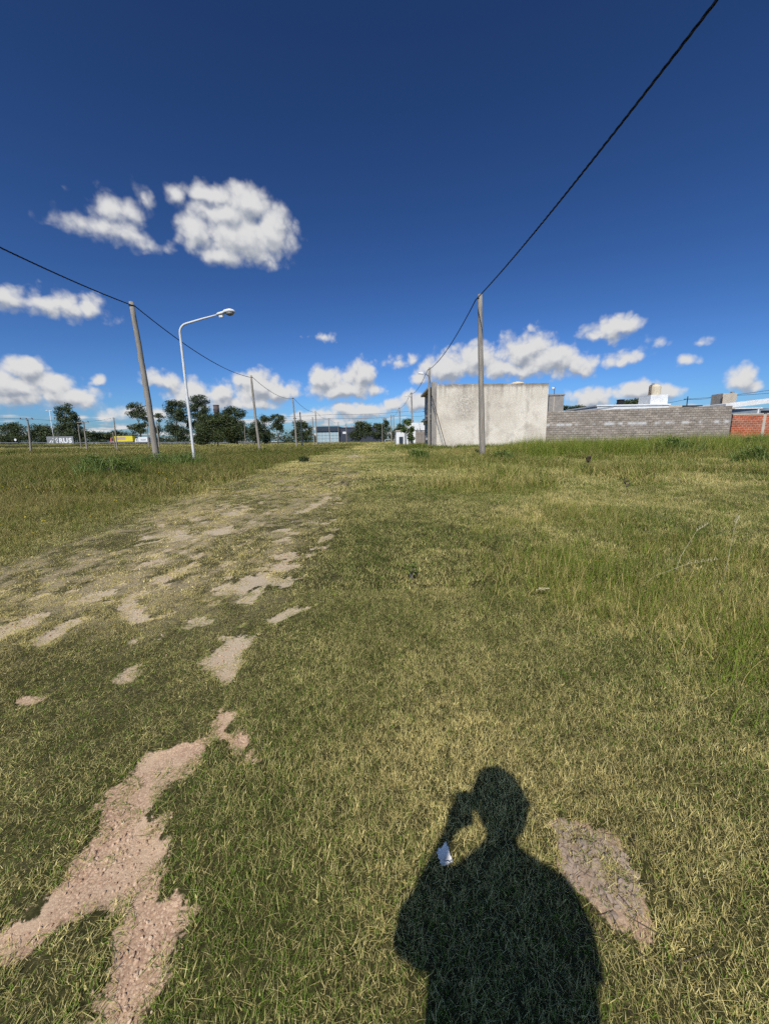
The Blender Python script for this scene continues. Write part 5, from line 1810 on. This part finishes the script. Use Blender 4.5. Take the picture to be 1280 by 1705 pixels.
dead_weed('dark brown dead weed standing alone before the grey block wall', 6.25, 11.8, 0.36, 3, 1)
dead_weed('thin dead stalk before the right part of the grey wall', 13.2, 19.5, 1.25, 1, 2, lean=0.05)
dead_weed('slanting dead stalk in the grass of the right field', 4.45, 6.9, 0.34, 1, 3, lean=0.8)

# long bleached grass stalks bending over the right-hand grass
for k, (label, x, y, dx, dy, h) in enumerate([
        ('long pale stalk arching left over the right-hand grass', 2.35, 3.0, 0.55, 0.35, 0.42),
        ('upright pale stalk at the right of the near tall grass', 2.55, 2.75, 0.10, 0.06, 0.62),
        ('pale stalk bending low across the right-hand grass', 2.0, 2.9, 0.75, 0.12, 0.2),
        ('pale stalk leaning right at the photo edge', 2.75, 2.6, 0.25, -0.1, 0.5)]):
    t = empty('grass_stalk', (x, y, gz(x, y)))
    tag(t, label, 'stalk', 'bleached grass stalks')
    MB().tube([(0, 0, -0.02), (dx * 0.2, dy * 0.2, h * 0.5), (dx * 0.6, dy * 0.6, h * 0.92), (dx, dy, h)], [0.0018, 0.0016, 0.0013, 0.0008], 5).build('stem', M['pale_twig'], t, True)
    m_ = MB()
    for j in range(10):
        q = 0.75 + 0.025 * j
        c = Vector((dx * (0.6 + 0.04 * j), dy * (0.6 + 0.04 * j), h * (0.92 + 0.008 * j)))
        m_.tube([c, c + Vector((0.012 * (-1) ** j, 0.008, 0.02))], [0.003, 0.0012], 4)
    m_.build('seed_head', M['pale_twig'], t)

# yellow flowers in the left field
yf = bpy.data.collections.new('flowers')
fm_, _n2, _l2, _b2 = mat('yellow_petals')
_b2.inputs['Base Color'].default_value = (0.55, 0.42, 0.03, 1)
for k in range(3):
    bm = bmesh.new()
    for j in range(5):
        a = 2 * math.pi * j / 5
        vv = [bm.verts.new((0, 0, 0)), bm.verts.new((math.cos(a - 0.4), math.sin(a - 0.4), 0.25)), bm.verts.new((1.3 * math.cos(a), 1.3 * math.sin(a), 0.4)), bm.verts.new((math.cos(a + 0.4), math.sin(a + 0.4), 0.25))]
        bm.faces.new(vv)
    me = bpy.data.meshes.new('flower_%d' % k)
    bm.to_mesh(me)
    bm.free()
    me.materials.append(fm_)
    yf.objects.link(bpy.data.objects.new('flower_%d' % k, me))
rng = np.random.default_rng(77)
x = rng.uniform(-9, -4.2, 1400)
y = rng.uniform(3.2, 12, 1400)
k_ = (rng.uniform(size=1400) < sstep(fbm(x * 0.8, y * 0.8, 81, 3), 0.48, 0.62)) & (x > -1.1 * y - 1)
x, y = x[k_], y[k_]
n = len(x)
s = rng.uniform(0.006, 0.012, n)
scatter('yellow_wildflowers', np.stack([x, y, ground_z(x, y) + rng.uniform(0.1, 0.22, n)], 1), rng.normal(0, 0.4, (n, 3)), np.stack([s, s, s], 1), rng.integers(0, 3, n), yf, {}, 'tiny yellow flowers dotted through the left field')

# ------------------------------------------------------------------ litter
def crumpled(name, label, x, y, z, sx, sy, sz, seed, folds=3):
    rg = np.random.default_rng(seed)
    nn = 13
    u, v = np.meshgrid(np.linspace(-1, 1, nn), np.linspace(-1, 1, nn))
    h = np.zeros_like(u)
    for _ in range(folds):
        a = rg.uniform(0, math.pi)
        c = rg.uniform(-0.5, 0.5)
        h += rg.uniform(0.25, 0.6) * np.abs(u * math.cos(a) + v * math.sin(a) - c)
    h += (rg.uniform(size=u.shape) - 0.5) * 0.25
    edge = 1 + 0.25 * (rg.uniform(size=u.shape) - 0.5)
    pts_ = np.stack([u * edge * sx + 0.3 * sx * h * 0.3, v * edge * sy, (h - h.min()) * sz], 2).reshape(-1, 3)
    i = (np.arange(nn - 1)[:, None] * nn + np.arange(nn - 1)[None, :]).ravel()
    me = np_mesh(name, pts_, np.stack([i, i + 1, i + nn + 1, i + nn], 1), M['paper'])
    o = link(bpy.data.objects.new(name, me))
    o.location = (x, y, z)
    o.rotation_euler = (R(14), R(-10), rg.uniform(0, 6))
    so_ = o.modifiers.new('thick', 'SOLIDIFY')
    so_.thickness = 0.0006
    tag(o, label, 'litter')
    return o


crumpled('crumpled_paper', 'crumpled white paper lying at the edge of the shadow', 0.178, 0.985, gz(0.178, 0.985) + 0.012, 0.021, 0.019, 0.028, 4)
st = empty('pale_sticks', (1.2, 2.8, gz(1.2, 2.8) + 0.06))
tag(st, 'few broken pale sticks lying on the grass right of the middle', 'sticks')
for k, (a, L_) in enumerate(((0.1, 0.09), (2.2, 0.05), (0.9, 0.06), (2.8, 0.04))):
    MB().tube([(-0.5 * L_ * math.cos(a), -0.5 * L_ * math.sin(a), 0.004 * k), (0.02 * k, 0, 0.012), (0.5 * L_ * math.cos(a), 0.5 * L_ * math.sin(a), 0.01)], [0.004, 0.0045, 0.003], 6).build('stick', M['pale_twig'], st)

# ------------------------------------------------------------------ the photographer, whose shadow falls on the grass
skin_m = speckled('skin', (0.42, 0.25, 0.17), (0.52, 0.33, 0.24), 6, 0.5)
shirt_m = speckled('dark_tee_shirt', (0.03, 0.035, 0.05), (0.05, 0.055, 0.075), 14, 0.9)
jeans_m = speckled('jeans', (0.05, 0.07, 0.12), (0.09, 0.12, 0.19), 22, 0.9)
hair_m = speckled('dark_hair', (0.012, 0.009, 0.007), (0.035, 0.026, 0.02), 30, 0.6)


def skinned(name, verts, edges, radii, material, parent=None, root=0, levels=2):
    me = bpy.data.meshes.new(name)
    me.from_pydata(verts, edges, [])
    bm = bmesh.new()
    bm.from_mesh(me)
    lay = bm.verts.layers.skin.verify()
    bm.verts.ensure_lookup_table()
    for i, v_ in enumerate(bm.verts):
        r_ = radii[i]
        v_[lay].radius = r_ if isinstance(r_, tuple) else (r_, r_)
        v_[lay].use_root = (i == root)
    bm.to_mesh(me)
    bm.free()
    me.materials.append(material)
    o = link(bpy.data.objects.new(name, me), parent)
    sk = o.modifiers.new('skin', 'SKIN')
    sk.use_smooth_shade = True
    ss = o.modifiers.new('subdivision', 'SUBSURF')
    ss.levels = ss.render_levels = levels
    return o


BX, BY = 0.072, -0.22           # body axis
J = [(BX, BY, 0.94), (BX, BY, 1.08), (BX, BY, 1.20), (BX, BY, 1.30), (BX, BY + 0.005, 1.40), (BX + 0.002, BY + 0.015, 1.50), (BX + 0.004, BY + 0.02, 1.59), (BX + 0.004, BY + 0.012, 1.66)]
RJ = [(0.155, 0.11), (0.145, 0.10), (0.165, 0.11), (0.12, 0.085), 0.05, 0.054, (0.082, 0.095), (0.06, 0.072)]
E_ = [(0, 1), (1, 2), (2, 3), (3, 4), (4, 5), (5, 6), (6, 7)]


def chain(pts_, rads, frm):
    i = frm
    for p, r_ in zip(pts_, rads):
        J.append(p)
        RJ.append(r_)
        E_.append((i, len(J) - 1))
        i = len(J) - 1
    return i


# left arm bent up, hand holding the telephone at the camera
wl_i = chain([(BX - 0.165, BY, 1.275), (BX - 0.225, BY + 0.045, 1.16), (-0.185, -0.12, 1.045), (-0.135, -0.095, 1.155), (-0.088, -0.066, 1.25)],
             [0.062, 0.054, 0.042, 0.037, 0.026], 3)
palm = chain([(-0.062, -0.046, 1.30), (-0.048, -0.04, 1.335)], [(0.034, 0.018), (0.036, 0.018)], wl_i)
for fx, fz, ln in ((-0.052, 1.365, 1.0), (-0.05, 1.345, 1.05), (-0.05, 1.325, 1.0), (-0.052, 1.305, 0.85)):
    chain([(fx - 0.002, -0.034, fz), (fx + 0.004, -0.018 - 0.02 * (1.36 - fz), fz + 0.008), (fx + 0.012, -0.014 - 0.2 * (1.40 - fz), fz + 0.012)], [0.0095, 0.0085, 0.0075], palm)
chain([(-0.028, -0.05, 1.325), (-0.004, -0.056, 1.338), (0.016, -0.052, 1.345)], [0.012, 0.0105, 0.009], palm)
# right arm hanging
wr_i = chain([(BX + 0.145, BY, 1.265), (BX + 0.168, BY, 1.16), (BX + 0.168, BY - 0.01, 1.06), (BX + 0.168, BY + 0.03, 0.93), (BX + 0.17, BY + 0.06, 0.82)],
             [0.062, 0.055, 0.045, 0.043, 0.030], 3)
pr = chain([(BX + 0.165, BY + 0.07, 0.765), (BX + 0.163, BY + 0.075, 0.725)], [(0.022, 0.036), (0.02, 0.038)], wr_i)
for k, ln in enumerate((0.07, 0.08, 0.075, 0.06)):
    yy = BY + 0.105 - 0.022 * k
    chain([(BX + 0.161, yy, 0.70), (BX + 0.18, yy + 0.004, 0.70 - ln * 0.5), (BX + 0.15, yy, 0.70 - ln)], [0.0095, 0.0085, 0.0075], pr)
chain([(BX + 0.18, BY + 0.12, 0.745), (BX + 0.17, BY + 0.13, 0.715)], [0.011, 0.009], pr)
# legs
for s in (-1, 1):
    chain([(BX + s * 0.095, BY, 0.86), (BX + s * 0.105, BY + 0.01, 0.68), (BX + s * 0.11, BY + 0.015, 0.49), (BX + s * 0.112, BY, 0.33), (BX + s * 0.115, BY - 0.015, 0.10), (BX + s * 0.12, BY + 0.0, 0.045), (BX + s * 0.13, BY + 0.12, 0.03)],
          [0.088, 0.078, 0.058, 0.056, 0.038, 0.036, 0.026], 0)
person = skinned('person', J, E_, RJ, skin_m)
tag(person, 'person in a dark t-shirt holding a phone up at face height, casting the shadow', 'person')
# head features
fe = MB()
fe.tube([(BX + 0.004, BY + 0.105, 1.60), (BX + 0.004, BY + 0.128, 1.565), (BX + 0.004, BY + 0.108, 1.555)], [0.008, 0.014, 0.008], 8)
for s in (-1, 1):
    fe.tube([(BX + 0.004 + s * 0.080, BY + 0.01, 1.61), (BX + 0.004 + s * 0.096, BY + 0.0, 1.59), (BX + 0.004 + s * 0.083, BY + 0.01, 1.555)], [0.01, 0.018, 0.009], 8)
fe.build('face_features', skin_m, person, True)
ey = MB()
for s in (-1, 1):
    ey.lathe([(0.004, -0.008), (0.011, 0), (0.004, 0.008)], (BX + 0.004 + s * 0.032, BY + 0.103, 1.598), 10)
ey.build('eyes', hair_m, person, True)
MB().tube([(BX - 0.022, BY + 0.098, 1.522), (BX + 0.004, BY + 0.104, 1.52), (BX + 0.03, BY + 0.098, 1.522)], [0.003, 0.006, 0.003], 8).build('mouth', M['pink'], person)
# hair cap
hme = bpy.data.meshes.new('hair')
bm = bmesh.new()
bmesh.ops.create_icosphere(bm, subdivisions=4, radius=1)
rg = random.Random(12)
for v_ in bm.verts:
    c = v_.co.copy()
    lump = 1 + 0.03 * math.sin(9 * c.x + 3) * math.sin(8 * c.y) + rg.uniform(-0.012, 0.012)
    back = -0.25 if c.y > 0.25 else -0.75
    v_.co = Vector((BX + 0.004 + 0.098 * c.x * lump, BY + 0.008 + 0.11 * c.y * lump, 1.60 + 0.108 * max(c.z, back) * lump))
bm.to_mesh(hme)
bm.free()
hme.materials.append(hair_m)
link(bpy.data.objects.new('hair', hme), person)
# clothes
sv, sf, n_ = [], [], 28
secs = [(0.80, 0.198, 0.135), (0.90, 0.2, 0.134), (1.02, 0.2, 0.13), (1.12, 0.2, 0.128), (1.20, 0.2, 0.125), (1.26, 0.20, 0.115), (1.305, 0.165, 0.098), (1.34, 0.105, 0.082), (1.365, 0.068, 0.07), (1.375, 0.06, 0.064)]
for z_, rx_, ry_ in secs:
    for k in range(n_):
        a_ = 2 * math.pi * k / n_
        f_ = 1 + 0.012 * math.sin(5 * a_ + 9 * z_) + 0.01 * math.sin(11 * a_ - 14 * z_)
        sv.append((BX - 0.006 + rx_ * f_ * math.copysign(abs(math.cos(a_)) ** 0.85, math.cos(a_)), BY + ry_ * f_ * math.sin(a_), z_))
for i in range(len(secs) - 1):
    for k in range(n_):
        k2 = (k + 1) % n_
        sf.append((i * n_ + k, i * n_ + k2, (i + 1) * n_ + k2, (i + 1) * n_ + k))
tee = MB().add(sv, sf)
tee.tube([(BX - 0.10, BY, 1.285), (BX - 0.165, BY + 0.005, 1.265), (BX - 0.205, BY + 0.028, 1.20), (BX - 0.232, BY + 0.05, 1.135)], [0.06, 0.074, 0.072, 0.07], 16)
tee.tube([(BX + 0.10, BY, 1.285), (BX + 0.148, BY, 1.255), (BX + 0.166, BY, 1.195), (BX + 0.17, BY, 1.12)], [0.06, 0.073, 0.071, 0.069], 16)
tee.build('t_shirt', shirt_m, person, True)
tv = [(BX, BY, 0.99), (BX, BY, 0.91)]
te, tr_ = [(0, 1)], [(0.15, 0.112), (0.155, 0.115)]
for s in (-1, 1):
    b0 = len(tv)
    tv += [(BX + s * 0.095, BY, 0.77), (BX + s * 0.107, BY + 0.01, 0.60), (BX + s * 0.112, BY + 0.01, 0.40), (BX + s * 0.115, BY - 0.01, 0.11)]
    te += [(1, b0), (b0, b0 + 1), (b0 + 1, b0 + 2), (b0 + 2, b0 + 3)]
    tr_ += [0.105, 0.09, 0.075, 0.065]
skinned('trousers', tv, te, tr_, jeans_m, person)
for s in (-1, 1):
    skinned('shoe', [(BX + s * 0.12, BY - 0.05, 0.05), (BX + s * 0.122, BY + 0.03, 0.05), (BX + s * 0.13, BY + 0.14, 0.04)], [(0, 1), (1, 2)], [(0.045, 0.048), (0.048, 0.05), (0.042, 0.034)], M['dark'], person)
# the telephone, its lens at the camera
ph = MB().box(-0.042, 0.026, -0.012, -0.004, -0.105, 0.016).build('telephone', M['black_plastic'], None, False, 0.004)
ph.matrix_world = Matrix.Translation(EYE) @ Matrix(((_r.x, _f.x, _u.x, 0), (_r.y, _f.y, _u.y, 0), (_r.z, _f.z, _u.z, 0), (0, 0, 0, 1)))
tag(ph, 'black telephone held up by the photographer behind the picture', 'phone')
